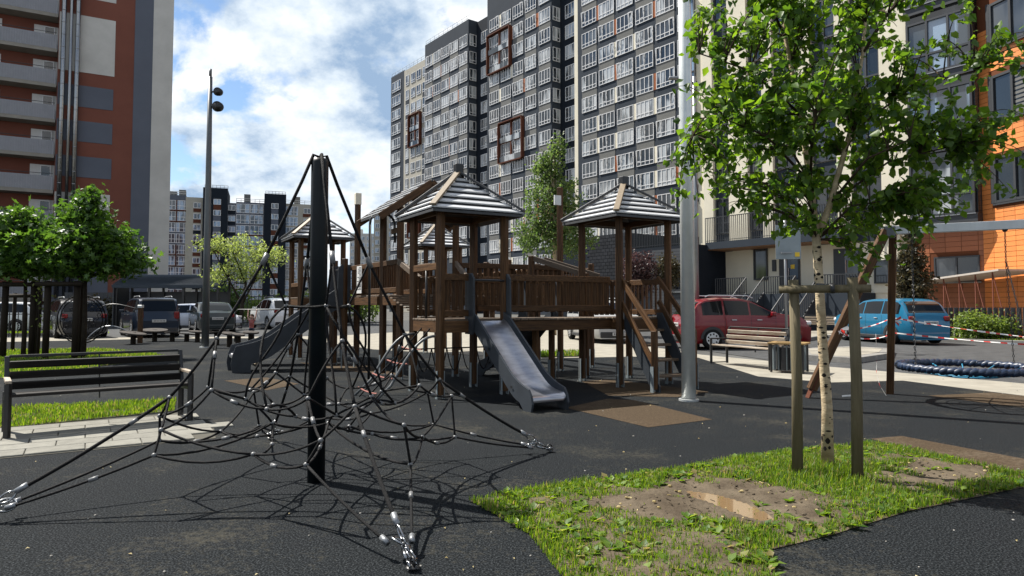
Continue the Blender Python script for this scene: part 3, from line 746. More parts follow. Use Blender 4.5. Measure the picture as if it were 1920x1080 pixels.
# ---------- left tower with loggias and steel flues
def left_tower():
    F = Fac((-39.3, 52.4), math.atan2(.5, .87))
    root = thing('apartment_tower', 'brown apartment tower with grey balconies and three shiny flue pipes at the left edge', 'building', F.p(4, 0))
    w = MB(); F.box(w, 3.25, 11.5, 0, 34, -16, 0); F.box(w, -22, 3.25, 0, 34, -16, -1.45); w.build('wall', 'wall_brown', root)
    for nm, m, t0, t1, z0, z1, o in (('paint_band', 'wall_slate', 8.6, 9.98, 0, 34.02, .03), ('paint_band', 'wall_pale', 9.98, 11.52, 0, 34.03, .04),
            ('paint_panel', 'wall_pale', 3.3, 7.2, 20.3, 25.0, .03), ('paint_panel', 'wall_slate', 3.3, 7.15, 17.45, 19.2, .03), ('paint_panel', 'wall_slate', 3.3, 7.15, 14.6, 16.3, .03),
            ('paint_panel', 'wall_slate', 3.3, 7.15, 11.7, 13.4, .03), ('paint_panel', 'wall_pale', 3.3, 7.1, 6.4, 10.4, .03), ('paint_panel', 'wall_slate', 3.3, 7.1, 0.0, 5.2, .03),
            ('paint_panel', 'wall_pale', 3.3, 7.2, 26.5, 28.2, .03)):
        b = MB(); F.box(b, t0, t1, z0, z1, -.1, o); b.build(nm, m, root)
    dfm, dpm = window_meshes(.75, 1.1, 1, (), .08, 'frame_white', 'glass_dark')
    for k in range(-2, 8):
        zf = 21.9 - 2.85 * k
        s = MB(); F.box(s, -22, 3.2, zf - .28, zf, -1.4, .05); s.build('balcony_slab', 'slab_edge', root)
        p = MB(); F.box(p, -22, 3.15, zf, zf + 1.12, -.04, .02)
        for i in range(70): F.box(p, -8.5 + i * .165, -8.5 + i * .165 + .07, zf + .02, zf + 1.1, .02, .055)
        pr = p.build('balcony_parapet', 'balcony_sheet', root)
        h = MB(); h.tube([F.p(-22, zf + 1.3, -.02), F.p(3.15, zf + 1.3, -.02)], .025, 5); h.build('handrail', 'frame_dark', pr)
        for t0, t1 in ((1.5, 3.2), (-3.0, -.6), (-8, -5.8)):
            dr = F.piece('balcony_door', 'white_paint', root, t0, t1, zf + .02, zf + 2.2, -1.5, -1.38)
        for t in (2.55, -1.2, -6.5): F.win(root, dfm, dpm, t, zf + 1.05, -1.36)
    for i, t in enumerate((3.62, 4.12, 4.58)):
        pm = MB(); r_ = .17 if i != 1 else .12
        pm.tube([F.p(t, 2.0, .4), F.p(t, 36, .4)], r_, 12)
        for z in range(3, 36, 1):
            if i != 1: pm.tube([F.p(t, z, .4), F.p(t, z + .06, .4)], r_ + .012, 12)
        pm.build('flue_pipe', 'steel', root, True)
left_tower()

# ---------- mid-distance block
def mid_block():
    F = Fac((-90.5, 174.4), math.atan2(.34, .94))
    root = thing('apartment_block', 'distant nine storey block with two dark stair towers and glazed balconies', 'building', F.p(18, 0))
    tu = lambda u: (-F.o.x + F.o.y * (u - 960) / 1280) / (F.x.x - F.x.y * (u - 960) / 1280)
    zt = 28.6
    def sec(u0, u1, m, z1, o):
        b = MB(); F.box(b, tu(u0), tu(u1), 0, z1, -12, o); return b.build('wall', m, root)
    sec(240, 345, 'wall_slate', zt + 1.2, 0); sec(345, 378, 'wall_beige', zt + .8, .3); sec(378, 424, 'wall_navy', zt + 3.4, 1.5)
    sec(424, 440, 'wall_slate', zt - .2, .2); sec(440, 493, 'wall_slate', zt + .2, .0); sec(493, 534, 'wall_navy', zt + 2.6, 1.5); sec(534, 604, 'wall_beige', zt + .4, 0)
    zf = lambda k: zt - 2.6 - 2.88 * k
    gm, gp = window_meshes(2.5, 2.45, 2, (.42,), .11, 'frame_white', 'glass_blue'); gm3, gp3 = window_meshes(3.2, 2.45, 3, (.42,), .11, 'frame_white', 'glass_blue')
    gm6, gp6 = window_meshes(3.3, 2.45, 3, (.38,), .11, 'frame_white', 'glass_blue')
    sm, sp = window_meshes(1.8, 1.45, 2, (), .11, 'frame_white', 'glass_blue')
    for k in range(9):
        z = zf(k)
        F.win(root, gm, gp, tu(319), z, .05); F.win(root, gm3, gp3, tu(338), z, .05)
        if k % 4 in (0, 1): F.piece('accent_frame', 'panel_rust', root, tu(312), tu(346), z - .3, z - .05, 0, .35); F.piece('accent_frame', 'panel_rust', root, tu(327.3), tu(329), z, z + 2.5, 0, .35)
        F.win(root, sm, sp, tu(367), z + .6, .35)
        F.piece('spandrel_panel', 'panel_rust' if k % 4 in (0, 1) else 'wall_navy', root, tu(367) - .9, tu(367) + .9, z - .4, z + .5, .25, .36)
        F.win(root, sm, sp, tu(405), z + 1.6, 1.55)
        F.piece('spandrel_panel', 'panel_rust' if k % 4 in (0, 3) else 'wall_slate', root, tu(405) - .9, tu(405) + .9, z + .2, z + 1.5, 1.45, 1.56)
        F.win(root, sm, sp, tu(432), z + .4, .25); F.piece('spandrel_panel', 'wall_navy', root, tu(432) - .9, tu(432) + .9, z - .6, z + .35, .15, .26)
        F.win(root, gm6, gp6, tu(453), z - .1, .05); F.win(root, gm6, gp6, tu(479), z - .1, .05)
        if k % 4 in (2, 3): F.piece('accent_frame', 'panel_rust', root, tu(441), tu(492), z - .42, z - .14, 0, .3)
        F.win(root, sm, sp, tu(513), z + 1.2, 1.55)
        F.piece('spandrel_panel', 'panel_rust' if k % 4 in (2, 3) else 'wall_slate', root, tu(513) - .9, tu(513) + .9, z - .2, z + 1.1, 1.45, 1.56)
        F.win(root, gm6, gp6, tu(545), z - .2, .05); F.win(root, sm, sp, tu(574), z + .4, .05); F.win(root, sm, sp, tu(596), z + .4, .05)
        F.piece('spandrel_panel', 'wall_navy' if k % 3 else 'panel_rust', root, tu(566), tu(588), z - .5, z + .35, -.05, .1)
    for u in (306, 318, 335, 460, 556):
        r = MB(); F.box(r, tu(u) - .8, tu(u) + .8, zt - .5, zt + 2.6 + (u % 3) * .3, -5, -3.6); r.build('chimney', 'wall_mid', root)
    r = MB()
    for u0, u1, z in ((380, 424, zt + 3.4), (495, 533, zt + 2.6), (440, 493, zt + .2), (534, 604, zt + .4), (310, 345, zt + 1.2)):
        for zz in (.5, 1.0): r.tube([F.p(tu(u0), z + zz, -.5), F.p(tu(u1), z + zz, -.5)], .06, 4)
        for i in range(7): t = tu(u0) + (tu(u1) - tu(u0)) * i / 6; r.tube([F.p(t, z, -.5), F.p(t, z + 1.0, -.5)], .05, 4)
    r.build('roof_railing', 'alu', root)
mid_block()
def far_block(u0, u1, vtop, y, name, label, m, rows, cols, blue_from=None):
    x0 = (u0 - 960) / 1280 * y; x1 = (u1 - 960) / 1280 * y; z = 1.35 + (572 - vtop) / 1280 * y
    F = Fac((x0, y), R(8)); L = (x1 - x0)
    root = thing(name, label, 'building', F.p(L / 2, 0))
    b = MB(); F.box(b, 0, L, 0, z, -14, 0); w = b.build('wall', m, root)
    if blue_from: b = MB(); F.box(b, .1, L - .1, 0, blue_from, -1, .15); b.build('wall', 'glass_blue', root)
    fm, pm = window_meshes(L / cols * .62, 1.7, 2, (), .14, 'frame_white', 'glass_blue')
    for k in range(rows):
        for i in range(cols): F.win(root, fm, pm, (i + .5) * L / cols, z - 3.0 - 2.9 * k, .2)
    b = MB(); F.box(b, L * .2, L * .45, z, z + 2.2, -7, -3); b.build('roof_cabin', m, root)
far_block(655, 704, 437, 300, 'office_block', 'pale grey flat roofed block far behind the play tower', 'wall_pale', 8, 5, 17)
far_block(700, 738, 396, 240, 'housing_block', 'cream housing block peeping out left of the tall grey slab', 'wall_beige', 10, 3)

# ---------- right building: cream front, glazed bay, orange tiled corner
def right_building():
    F = Fac((12.6, 46.0), math.atan2(-.8, .598))
    root = thing('residential_building', 'cream rendered building with orange tiled corner, entrance doors and long balcony', 'building', F.p(8, 0))
    b = MB(); F.box(b, -1.2, 12.9, 2.0, 34, -12, 0); F.box(b, 2.2, 12.9, 0, 2.0, -12, -.05); F.box(b, 12.9, 17.2, 0, 34, -12, -.35); b.build('wall', 'wall_cream', root)
    for t0, t1 in ((0.75, 1.5), (2.7, 4.1), (5.15, 5.85), (7.4, 8.3), (9.8, 10.6), (12.2, 13.6)):
        b = MB(); F.box(b, t0, t1, 5.3 if t0 > 2 else 2, 34.2, -.2, .35); b.build('pilaster', 'wall_cream', root)
    cols = [(-.55, 1.1), (2.1, 1.1), (4.63, .95), (6.6, 1.4), (9.05, 1.4), (11.4, 1.5)]
    for ci, (t, w) in enumerate(cols):
        fm, pm = window_meshes(w, 2.3, 2, (.3,), .09, 'frame_dark', 'glass_dark' if ci > 0 else 'glass_blue', .1)
        for k in range(6):
            z = 6.0 + 3.55 * k
            F.win(root, fm, pm, t, z, .05)
            F.piece('spandrel_panel', 'wall_dark', root, t - w / 2 - .05, t + w / 2 + .05, z - 1.2, z - .04, -.02, .07)
    # ground floor windows and doors
    fm, pm = window_meshes(.95, 2.2, 1, (), .08, 'frame_dark', 'glass_dark', .1); F.win(root, fm, pm, 4.75, 2.9, .05)
    for t, w, z, h in ((6.65, 1.35, 2.05, 2.5), (10.1, 1.5, 2.35, 2.15)):
        d = MB(); F.box(d, t - w / 2, t + w / 2, z, z + h, -.02, .06); dr = d.build('door', 'frame_dark', root)
        g_ = MB(); F.box(g_, t - .1, t + w / 2 - .12, z + .15, z + h - .15, .06, .075); g_.build('pane', 'glass_dark', dr)
        hd = MB(); hd.tube([F.p(t - .02, z + .8, .13), F.p(t - .02, z + 1.5, .13)], .02, 6); hd.build('handle', 'steel', dr)
    nb = MB(); F.box(nb, 6.75, 7.0, 3.5, 3.75, .07, .085); nb.build('notice', 'yellow', root)
    for t, z in ((5.65, 3.4), (8.4, 4.0)):
        q = MB(); F.box(q, t - .12, t + .12, z, z + .7, 0, .1); q.build('letter_panel', 'frame_dark', root)
    # landing, stairs and railings
    b = MB(); F.box(b, 5.6, 11.6, 0, 2.0, 0, 1.7)
    for s in range(8): F.box(b, 4.8, 6.0, 0, 2.0 - .25 * s, 1.7 + .3 * s, 2.0 + .3 * s); F.box(b, 8.0, 9.4, 0, 2.0 - .25 * s, 1.71 + .3 * s, 2.01 + .3 * s)
    b.build('entrance_steps', 'wall_dark', root)
    def rail(p0, p1, h=1.0, n=12, name='railing', m='frame_dark'):
        r = MB(); p0 = Vector(p0); p1 = Vector(p1); up = Vector((0, 0, h))
        r.beam(p0 + up, p1 + up, .05, .05); r.beam(p0 + Vector((0, 0, .1)), p1 + Vector((0, 0, .1)), .04, .03)
        for i in range(n + 1):
            q = p0.lerp(p1, i / n); r.beam(q + Vector((0, 0, .0)), q + up, .04, .04)
        return r.build(name, m, root)
    rail(F.p(6.0, 2.0, 1.65), F.p(8.0, 2.0, 1.65), 1.0, 14); rail(F.p(9.4, 2.0, 1.65), F.p(11.5, 2.0, 1.65), 1.0, 14)
    for t in (4.8, 6.0, 8.0, 9.4): rail(F.p(t, 2.0, 1.7), F.p(t, .05, 4.1), 1.0, 12)
    rail(F.p(2.6, 2.0, 1.7), F.p(4.8, 2.0, 1.7), 1.0, 14)
    b = MB(); F.box(b, 2.5, 4.8, 0, 2.0, -.02, 1.75); b.build('area_wall', 'siding', root)
    # balcony
    b = MB(); F.box(b, 2.0, 10.7, 4.86, 5.3, -.1, 1.9); bl = b.build('balcony_slab', 'wall_dark', root)
    b = MB(); F.box(b, 2.1, 10.6, 4.82, 4.86, 0, 1.8); b.build('soffit_boards', 'soffit', bl)
    rail(F.p(2.0, 5.3, 1.85), F.p(10.7, 5.3, 1.85), 1.55, 62); rail(F.p(10.7, 5.3, 1.85), F.p(10.7, 5.3, .05), 1.55, 12)
    rail(F.p(-4.4, 5.2, 3.2), F.p(2.0, 5.2, 2.9), 1.4, 46)
    pb_ = MB(); F.box(pb_, 8.2, 10.3, 5.3, 5.65, 1.2, 1.6); pbx = pb_.build('planter_box', 'frame_dark', root)
    # dark single storey annex with brick end
    b = MB(); F.box(b, -4.5, 2.15, 0, 5.15, -4, 3.25); an = b.build('annex', 'wall_navy', root)
    for k in range(26):
        F.piece('siding_board', 'siding', an, -1.2, 2.1, .15 + k * .185, .32 + k * .185, 3.26, 3.285)
    fm, pm = window_meshes(1.5, 1.15, 2, (), .08, 'frame_dark', 'glass_dark', .1); F.win(root, fm, pm, .75, 2.25, 3.3)
    si = MB(); F.box(si, -.05, 1.55, 2.14, 2.22, 3.28, 3.42); si.build('sill', 'alu', root)
    b = MB(); F.box(b, -12.5, -4.5, 0, 6.5, -6, 2.2); bw = b.build('brick_annex', 'wall_navy', root)
    for r_ in range(24):
        for i in range(9):
            t = -8.6 + i * .44 + (r_ % 2) * .22
            F.piece('brick', 'brick_dark', bw, t, t + .41, .5 + r_ * .25, .72 + r_ * .25, 2.205, 2.225)
    # glazed dark bay
    for k in range(7):
        z = 5.75 + 3.6 * k
        fm, pm = window_meshes(2.9, 2.75, 3, (.36,), .1, 'frame_dark', 'glass_blue' if k else 'glass', .12)
        q = MB(); F.box(q, 13.65, 16.75, z - .42, z - .02, -.4, .75); q.build('bay_band', 'frame_dark', root)
        F.win(root, fm, pm, 15.2, z, .62); F.piece('bay_sill', 'alu', root, 13.7, 16.7, z - .06, z - .015, .62, .82)
    b = MB(); F.box(b, 13.68, 16.72, 5.4, 32, -.3, .55); b.build('bay_core', 'glass_dark', root)
    # brown tiles under the bay
    b = MB(); F.box(b, 13.6, 17.3, 0, 5.33, -.3, .0); bt = b.build('tile_base', 'tile_joint', root)
    fm, pm = window_meshes(2.0, 1.25, 2, (), .07, 'frame_dark', 'glass_dark', .08); F.win(root, fm, pm, 15.55, 2.5, .04); F.win(root, fm, pm, 12.6, 2.5, .06)
    sl_ = MB(); F.box(sl_, 14.5, 16.6, 2.42, 2.48, 0, .16); sl_.build('sill', 'alu', root)
    for r_ in range(20):
        z = .2 + r_ * .252
        for i in range(5):
            t = 13.62 + i * .72
            if 2.3 < z < 3.75 and i in (1, 2, 3): continue
            F.piece('tile', 'tile_brown', bt, t, t + .70, z, z + .235, 0, .02)
    # orange corner wall
    O = Fac((22.55, 32.55), math.atan2(-.99, .16))
    b = MB(); O.box(b, 0, 9, 0, 34, -9, 0); ow = b.build('corner_wall', 'tile_joint', root)
    WZ = ((6.1, 8.3), (9.95, 12.2), (13.4, 15.7), (17, 19))
    for r_ in range(62):
        z = .1 + r_ * .232
        for i in range(5):
            t = .02 + i * .585 - (0.0)
            if t + .5 > .75 and any(a < z + .2 and z < c_ for a, c_ in WZ): continue
            O.piece('tile', 'tile_orange', ow, t, t + .568, z, z + .214, 0, .02)
    b = MB(); O.box(b, 2.96, 9, 0, 34, 0, .02); b.build('tile_field', 'tile_orange', root)
    fm, pm = window_meshes(2.2, 2.15, 2, (), .12, 'frame_dark', 'glass_dark', .1)
    for a, c_ in WZ:
        O.win(root, fm, pm, 1.9, a, .03); O.piece('sill', 'frame_dark', root, .72, 3.1, a - .1, a - .02, 0, .14); O.piece('reveal', 'frame_dark', root, .62, .78, a, a + 2.2, 0, .12)
        if a != WZ[1][0]: continue
        bl = MB()
        for j in range(9): O.box(bl, 1.95, 2.9, a + .15 + j * .2, a + .27 + j * .2, .052, .056)
        bl.build('blind', 'wall_mid', root)
    # lean-to canopy at the foot
    cn = MB(); cn.prism([(0, 0), (6.5, .45), (6.5, .53), (0, .08)], O.p(-3.2, 2.35, 1.3), O.x, (0, 0, 1), O.n, 2.4); ca_ = cn.build('ramp_canopy', 'canopy_roof', root)
    for i in range(7):
        q = MB(); q.beam(O.p(-2.6 + i * .9, .0, 2.3), O.p(-2.6 + i * .9, 2.4 + i * .06, 2.3), .04, .04); q.beam(O.p(-2.6 + i * .9, 2.35 + i * .06, 2.3), O.p(-1.9 + i * .9, .2, 2.3), .03, .03); q.build('canopy_strut', 'wall_brown', root)
    return F
RB = right_building()
# ================================================================== PLAY STRUCTURE
PO = Vector((-0.84, 10.63, 0)); PYAW = R(29.5)
PA = Vector((math.cos(PYAW), math.sin(PYAW), 0)); PB = Vector((-math.sin(PYAW), math.cos(PYAW), 0)); UZ = Vector((0, 0, 1))
def W(a, b, z=0.0): return PO + PA * a + PB * b + UZ * z
play = thing('play_structure', 'brown timber play structure with roofed towers, bridges and slides', 'play structure', PO)
def post(a, b, z1, foot=True, w=.1, z0=0.0):
    p = piece('post', 'wood_brown', play, W(a, b, z0 + (.05 if foot else 0)), W(a, b, z1), w, w, up=PB, ch=.008)
    if foot:
        m = MB(); m.beam(W(a - .055, b, 0), W(a - .055, b, .4), .012, .07, up=PB); m.beam(W(a + .055, b, 0), W(a + .055, b, .4), .012, .07, up=PB); m.build('post_foot', 'sign_back', play)
    return p
def pyramid_roof(a, b, half, ze, za):
    root = bpy.data.objects.new('roof', None)
    c = W(a, b, ze); h = half; dz = za - ze
    def L(x, y, z): return Vector((x, y, z))
    m = MB()
    cs = [L(-h, -h, 0), L(h, -h, 0), L(h, h, 0), L(-h, h, 0)]
    top = L(0, 0, dz)
    for i in range(4):
        p, q = cs[i], cs[(i + 1) % 4]; dn = L(0, 0, -.035)
        m.add([p, q, top, p + dn, q + dn, top + dn], [(0, 1, 2), (5, 4, 3), (0, 3, 4, 1)])
    me = m.mesh('roof', 'roof_board')
    root = inst('roof', me, play, c, PYAW)
    n = 6
    for j in range(n):
        t0 = j / n; t1 = (j + .64) / n
        def pt(t, s, lift): 
            k = h * (1 - t); return Vector((s * k, -k - .012 * (1 - t), dz * t + lift))
        q = MB()
        vs = [pt(t0, -1, .040), pt(t0, 1, .040), pt(t1, 1, .016), pt(t1, -1, .016)]
        dn = Vector((0, 0.006, -.02))
        q.add(vs + [v + dn for v in vs], [(0, 1, 2, 3), (7, 6, 5, 4), (0, 4, 5, 1), (2, 6, 7, 3), (0, 3, 7, 4), (1, 5, 6, 2)])
        sm = q.mesh('slat', 'roof_slat')
        for i in range(4):
            o = bpy.data.objects.new('slat', sm); C.objects.link(o); o.parent = root; o.rotation_euler = (0, 0, i * math.pi / 2)
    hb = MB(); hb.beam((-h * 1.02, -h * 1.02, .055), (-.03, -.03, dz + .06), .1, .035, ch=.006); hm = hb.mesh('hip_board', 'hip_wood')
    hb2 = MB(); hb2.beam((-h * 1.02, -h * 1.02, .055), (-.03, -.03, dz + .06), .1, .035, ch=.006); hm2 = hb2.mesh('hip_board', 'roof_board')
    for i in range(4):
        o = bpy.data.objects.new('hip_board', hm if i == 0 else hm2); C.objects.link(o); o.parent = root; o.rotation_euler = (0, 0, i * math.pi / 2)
    cp = MB(); cp.box((0, 0, dz + .09), (.13, .13, .22), None, .01); cm = cp.mesh('roof_cap', 'black_metal')
    o = bpy.data.objects.new('roof_cap', cm); C.objects.link(o); o.parent = root
    # eave beams and short struts to the posts
    for i in range(4):
        s, t = [(-1, -1), (1, -1), (1, 1), (-1, 1)][i]; s2, t2 = [(-1, -1), (1, -1), (1, 1), (-1, 1)][(i + 1) % 4]
        k = h - .24
        piece('eave_beam', 'wood_brown', play, W(a + s * k, b + t * k, ze + .02), W(a + s2 * k, b + t2 * k, ze + .02), .045, .1)
    return root
def railing(a0, b0, a1, b1, z0, h=.68, sp=.115, zz=0.0, m='wood_brown'):
    p, q = W(a0, b0, z0), W(a1, b1, z0 + zz); d = (q - p).normalized(); n = Vector((-d.y, d.x, 0)).normalized(); L = (q - p).length
    r = MB(); r.beam(p + UZ * (h - .05), q + UZ * (h - .05), .045, .1, ch=.006); root = r.build('railing', m, play)
    piece('bottom_rail', m, root, p + UZ * .1, q + UZ * .1, .045, .09)
    k = int(L / sp)
    for i in range(k):
        c = p.lerp(q, (i + .5) / k) + n * .03
        piece('picket', m, root, c + UZ * .04, c + UZ * (h - .02), .076, .022, up=n if True else UZ)
    return root
def deck(a0, a1, b0, b1, z, along='a'):
    for s in (0, 1):
        b_ = b0 if s == 0 else b1
        piece('deck_beam', 'wood_brown', play, W(a0, b_, z - .1), W(a1, b_, z - .1), .05, .17)
        a_ = a0 if s == 0 else a1
        piece('deck_beam', 'wood_brown', play, W(a_, b0 + .03, z - .1), W(a_, b1 - .03, z - .1), .05, .168)
    n = max(1, int((b1 - b0) / .125)) if along == 'a' else max(1, int((a1 - a0) / .125))
    for i in range(n):
        if along == 'a':
            bb = b0 + (i + .5) * (b1 - b0) / n; piece('deck_plank', 'wood_deck', play, W(a0 - .03, bb, z), W(a1 + .03, bb, z), (b1 - b0) / n - .01, .03)
        else:
            aa = a0 + (i + .5) * (a1 - a0) / n; piece('deck_plank', 'wood_deck', play, W(aa, b0 - .03, z), W(aa, b1 + .03, z), (a1 - a0) / n - .01, .03)
H_ = .53
# tower A
for s in (-1, 1):
    for t in (-1, 1): post(s * H_, t * H_, 2.76)
deck(-H_, H_, -H_, H_, 1.13); pyramid_roof(0, 0, .74, 2.72, 3.36)
railing(-H_ + .05, -H_, .0, -H_, 1.13); railing(H_ - .05, H_, -H_ + .05, H_, 1.13)
piece('grab_rail', 'wood_brown', play, W(-H_, -H_, 1.92), W(-H_, H_, 1.92), .05, .1)
g_ = MB(); g_.tube([W(-H_, 0, 1.14), W(-H_, 0, 1.9)], .018, 8); g_.build('grab_pole', 'black_metal', play, True)
# tower B
BA, BB_ = 3.12, -.2
for s in (-1, 1):
    for t in (-1, 1): post(BA + s * H_, BB_ + t * H_, 2.85)
deck(BA - H_, BA + H_, BB_ - H_, BB_ + H_, 1.13); pyramid_roof(BA, BB_, .78, 2.82, 3.42)
railing(BA + H_, BB_ + H_ - .05, BA + H_, BB_ - H_ + .05, 1.13); railing(BA + H_, BB_ + H_, BA - H_, BB_ + H_, 1.13)
# bridge A-B
for b_ in (-H_ + .02, H_ - .12):
    piece('bridge_beam', 'wood_brown', play, W(H_, b_, 1.03), W(BA - H_, b_, 1.03), .06, .16)
for i in range(15): piece('deck_plank', 'wood_deck', play, W(H_ + .07 + i * .137, -H_ - .03, 1.13), W(H_ + .07 + i * .137, H_ - .1, 1.13), .125, .03)
railing(H_ + .03, -H_, BA - H_ - .05, -H_, 1.2, .62); railing(H_ + .03, H_ - .1, BA - H_ - .05, H_ - .1, 1.2, .62)
for a_, b_ in ((1.2, -.35), (1.2, .42), (2.0, .42)): post(a_, b_, 1.0, w=.09)
# stairs at B
for s in (-1, 1):
    a_ = BA + s * .36 - .08
    st = MB(); st.prism([(0, 1.22), (.12, 1.22), (.86, .1), (.86, 0), (.7, 0), (0, 1.0)], W(a_, BB_ - H_, 0), -PB, UZ, PA, .03); st.build('stringer', 'slide_panel', play)
    piece('stair_rail', 'wood_brown', play, W(a_ + s * .05, BB_ - H_ + .05, 1.82), W(a_ + s * .05, BB_ - H_ - .82, .92), .04, .09)
    piece('stair_rail', 'wood_brown', play, W(a_ + s * .05, BB_ - H_ + .02, 1.42), W(a_ + s * .05, BB_ - H_ - .8, .42), .04, .09)
    post(a_ + s * .05, BB_ - H_ - .8, .95, w=.09)
for k in range(4): piece('stair_tread', 'wood_deck', play, W(BA - .42, BB_ - H_ - .1 - k * .17, .93 - k * .235), W(BA + .27, BB_ - H_ - .1 - k * .17, .93 - k * .235), .17, .04)
# slide builder
def slide(a, b, da, db, w, zt, L, nm='slide', ph=.13, ze=.2):
    """side panels, steel chute; goes along (da, db) from (a, b)"""
    d = PA * da + PB * db; s = Vector((-d.y, d.x, 0)); o = W(a, b, 0)
    n = 22; prof = []
    for i in range(n + 1):
        t = i / n; x = L * t
        zz = catmull([0, .06, .7, .8, .9, 1.0], [zt, zt - .02, ze + .14, ze + .045, ze + .015, ze], t)
        prof.append((x, zz))
    sm = [prof[0]] + [(prof[i][0], (prof[i - 1][1] + 2 * prof[i][1] + prof[i + 1][1]) / 4) for i in range(1, n)] + [prof[-1]]
    root = bpy.data.objects.new(nm, None); C.objects.link(root); root.parent = play; root.location = o - wloc(play)
    for k in (-1, 1):
        top = [(x, z + ph - .05 * max(0, (x / L - .8) * 5)) for x, z in sm]; bot = [(x, max(0.0, z - ph)) for x, z in sm]
        endr = [(L + .06, ze), (L + .09, ze * .5), (L + .06, 0.0), (L - .12 - (ze - .2), 0.0)]
        poly = top + endr + [p for p in bot[::-1] if p[0] < L - .2]
        m = MB(); m.prism(poly, o + s * (k * w / 2), d, UZ, s, .03); m.build('side_panel', 'slide_panel', root)
        hp = MB(); hp.prism([(-.14, zt - .2), (.1, zt - .2), (.14, zt + .1), (.13, zt + .62), (.06, zt + .7), (-.14, zt + .7)], o + s * (k * (w / 2 + .035)), d, UZ, s, .03); hp.build('hood_panel', 'slide_panel', root)
        for x_ in (.35, .75): 
            bm = MB(); q = o + s * (k * (w / 2 + .02)) + d * (L * x_) + UZ * (np.interp(L * x_, [p[0] for p in sm], [p[1] for p in sm]) - .02); bm.tube([q - s * .01, q + s * .012 * k], .022, 8); bm.build('bolt_cap', 'black_metal', root)
    ch = MB(); vs = []; fs = []
    pts = sm + [(L + .05, ze - .04), (L + .04, ze - .08)]
    for x, z in pts:
        vs += [o + d * x + UZ * (z + .02) - s * (w / 2 - .015), o + d * x + UZ * (z - .005) - s * (w / 2 - .05), o + d * x + UZ * (z - .005) + s * (w / 2 - .05), o + d * x + UZ * (z + .02) + s * (w / 2 - .015)]
    for i in range(len(pts) - 1):
        for j in range(3): fs.append((i * 4 + j, (i + 1) * 4 + j, (i + 1) * 4 + j + 1, i * 4 + j + 1))
    ch.add(vs, fs); ch.build('chute', 'slide_steel', root, True)
    br = MB(); br.tube([o - s * (w / 2) + UZ * (zt + .6), o + s * (w / 2) + UZ * (zt + .6)], .018, 8); br.build('cross_bar', 'black_metal', root)
    return root
slide(.235, -H_ - .04, 0, -1, .54, 1.12, 1.64)
slide(-.42, 5.25, -1, 0, .66, 1.52, 2.15, 'slide', .22, .36)
slide(1.75, .46, 0, 1, .55, 1.12, 1.7)
# net ramp on tower A's left face
nr = bpy.data.objects.new('net_ramp', None); C.objects.link(nr); nr.parent = play; nr.location = (0, 0, 0)
for b_ in (-.47, .42):
    m = MB(); m.tube(bez(W(-H_ - .02, b_, .9), W(-H_ - .3, b_, .92), W(-H_ - .45, b_, .66), W(-1.25, b_, .22), 10) + [W(-1.5, b_, .0)], .02, 8); m.build('ramp_rail', 'lamp_pole', nr, True)
for b_ in (-.2, .12):
    m = MB(); m.tube([W(-H_ - .02, b_, 1.0), W(-.85, b_, .68), W(-1.25, b_, .3), W(-1.52, b_, .02)], .011, 6); m.build('net_rope', 'rope', nr)
for i in range(4):
    t = .18 + i * .24; c = W(-H_ - .1 - t * .9, 0, .86 - .82 * t)
    m = MB(); m.tube([c + PB * (-.47) , c + PB * (-.2) - UZ * .02, c + PB * .12 - UZ * .02, c + PB * .42], .012, 6); m.build('net_rope', 'rope_red', nr)
# arch pole (fireman's pole) on tower D's left side
# tower D (higher, gable roof)
DZ = 1.53
for a_, b_ in ((-.16, 2.15), (-.2, 2.98), (.95, 2.15), (.95, 3.0)): post(a_, b_, 3.15)
deck(-.2, .95, 2.15, 3.0, DZ)
rz, ez = 3.66, 2.98
gb = MB()
for sgn in (-1, 1):
    e0 = W(.36 + sgn * .95, 1.92, ez); e1 = W(.36 + sgn * .95, 3.2, ez); r0 = W(.36, 1.92, rz); r1 = W(.36, 3.2, rz); dn = UZ * -.03
    gb.add([e0, e1, r1, r0, e0 + dn, e1 + dn, r1 + dn, r0 + dn], [(0, 1, 2, 3), (7, 6, 5, 4), (0, 4, 5, 1), (0, 3, 7, 4), (1, 5, 6, 2)])
gr = gb.build('roof', 'roof_board', play)
for sgn in (-1, 1):
    for j in range(7):
        t0, t1 = j / 7, (j + .64) / 7
        P = lambda t, b_, l: W(.36 + sgn * .95 * (1 - t), b_, ez + (rz - ez) * t + l)
        q = MB(); vs = [P(t0, 1.95, .04), P(t0, 3.17, .04), P(t1, 3.17, .016), P(t1, 1.95, .016)]; dn = UZ * -.02
        q.add(vs + [v + dn for v in vs], [(0, 1, 2, 3), (7, 6, 5, 4), (0, 4, 5, 1), (2, 6, 7, 3), (0, 3, 7, 4), (1, 5, 6, 2)]); q.build('slat', 'roof_slat', gr)
    for b_ in (1.92, 3.2): piece('barge_board', 'wood_brown', play, W(.36 + sgn * .99, b_, ez - .07), W(.36, b_, rz - .06), .03, .13)
railing(-.2, 2.95, -.2, 2.2, DZ, .66)
# arch pole
m = MB(); c0 = W(-.62, 2.5, 0); m.tube([c0, c0 + UZ * 2.85] + bez(c0 + UZ * 2.85, c0 + UZ * 3.12, W(-.2, 2.45, 3.12), W(-.2, 2.35, 2.85), 10) + [W(-.2, 2.32, 2.5)], .024, 8); m.build('arch_pole', 'black_metal', play, True)
piece('bracket_board', 'wood_brown', play, W(-.2, 2.15, 2.72), W(-.2, 2.5, 2.72), .04, .09)
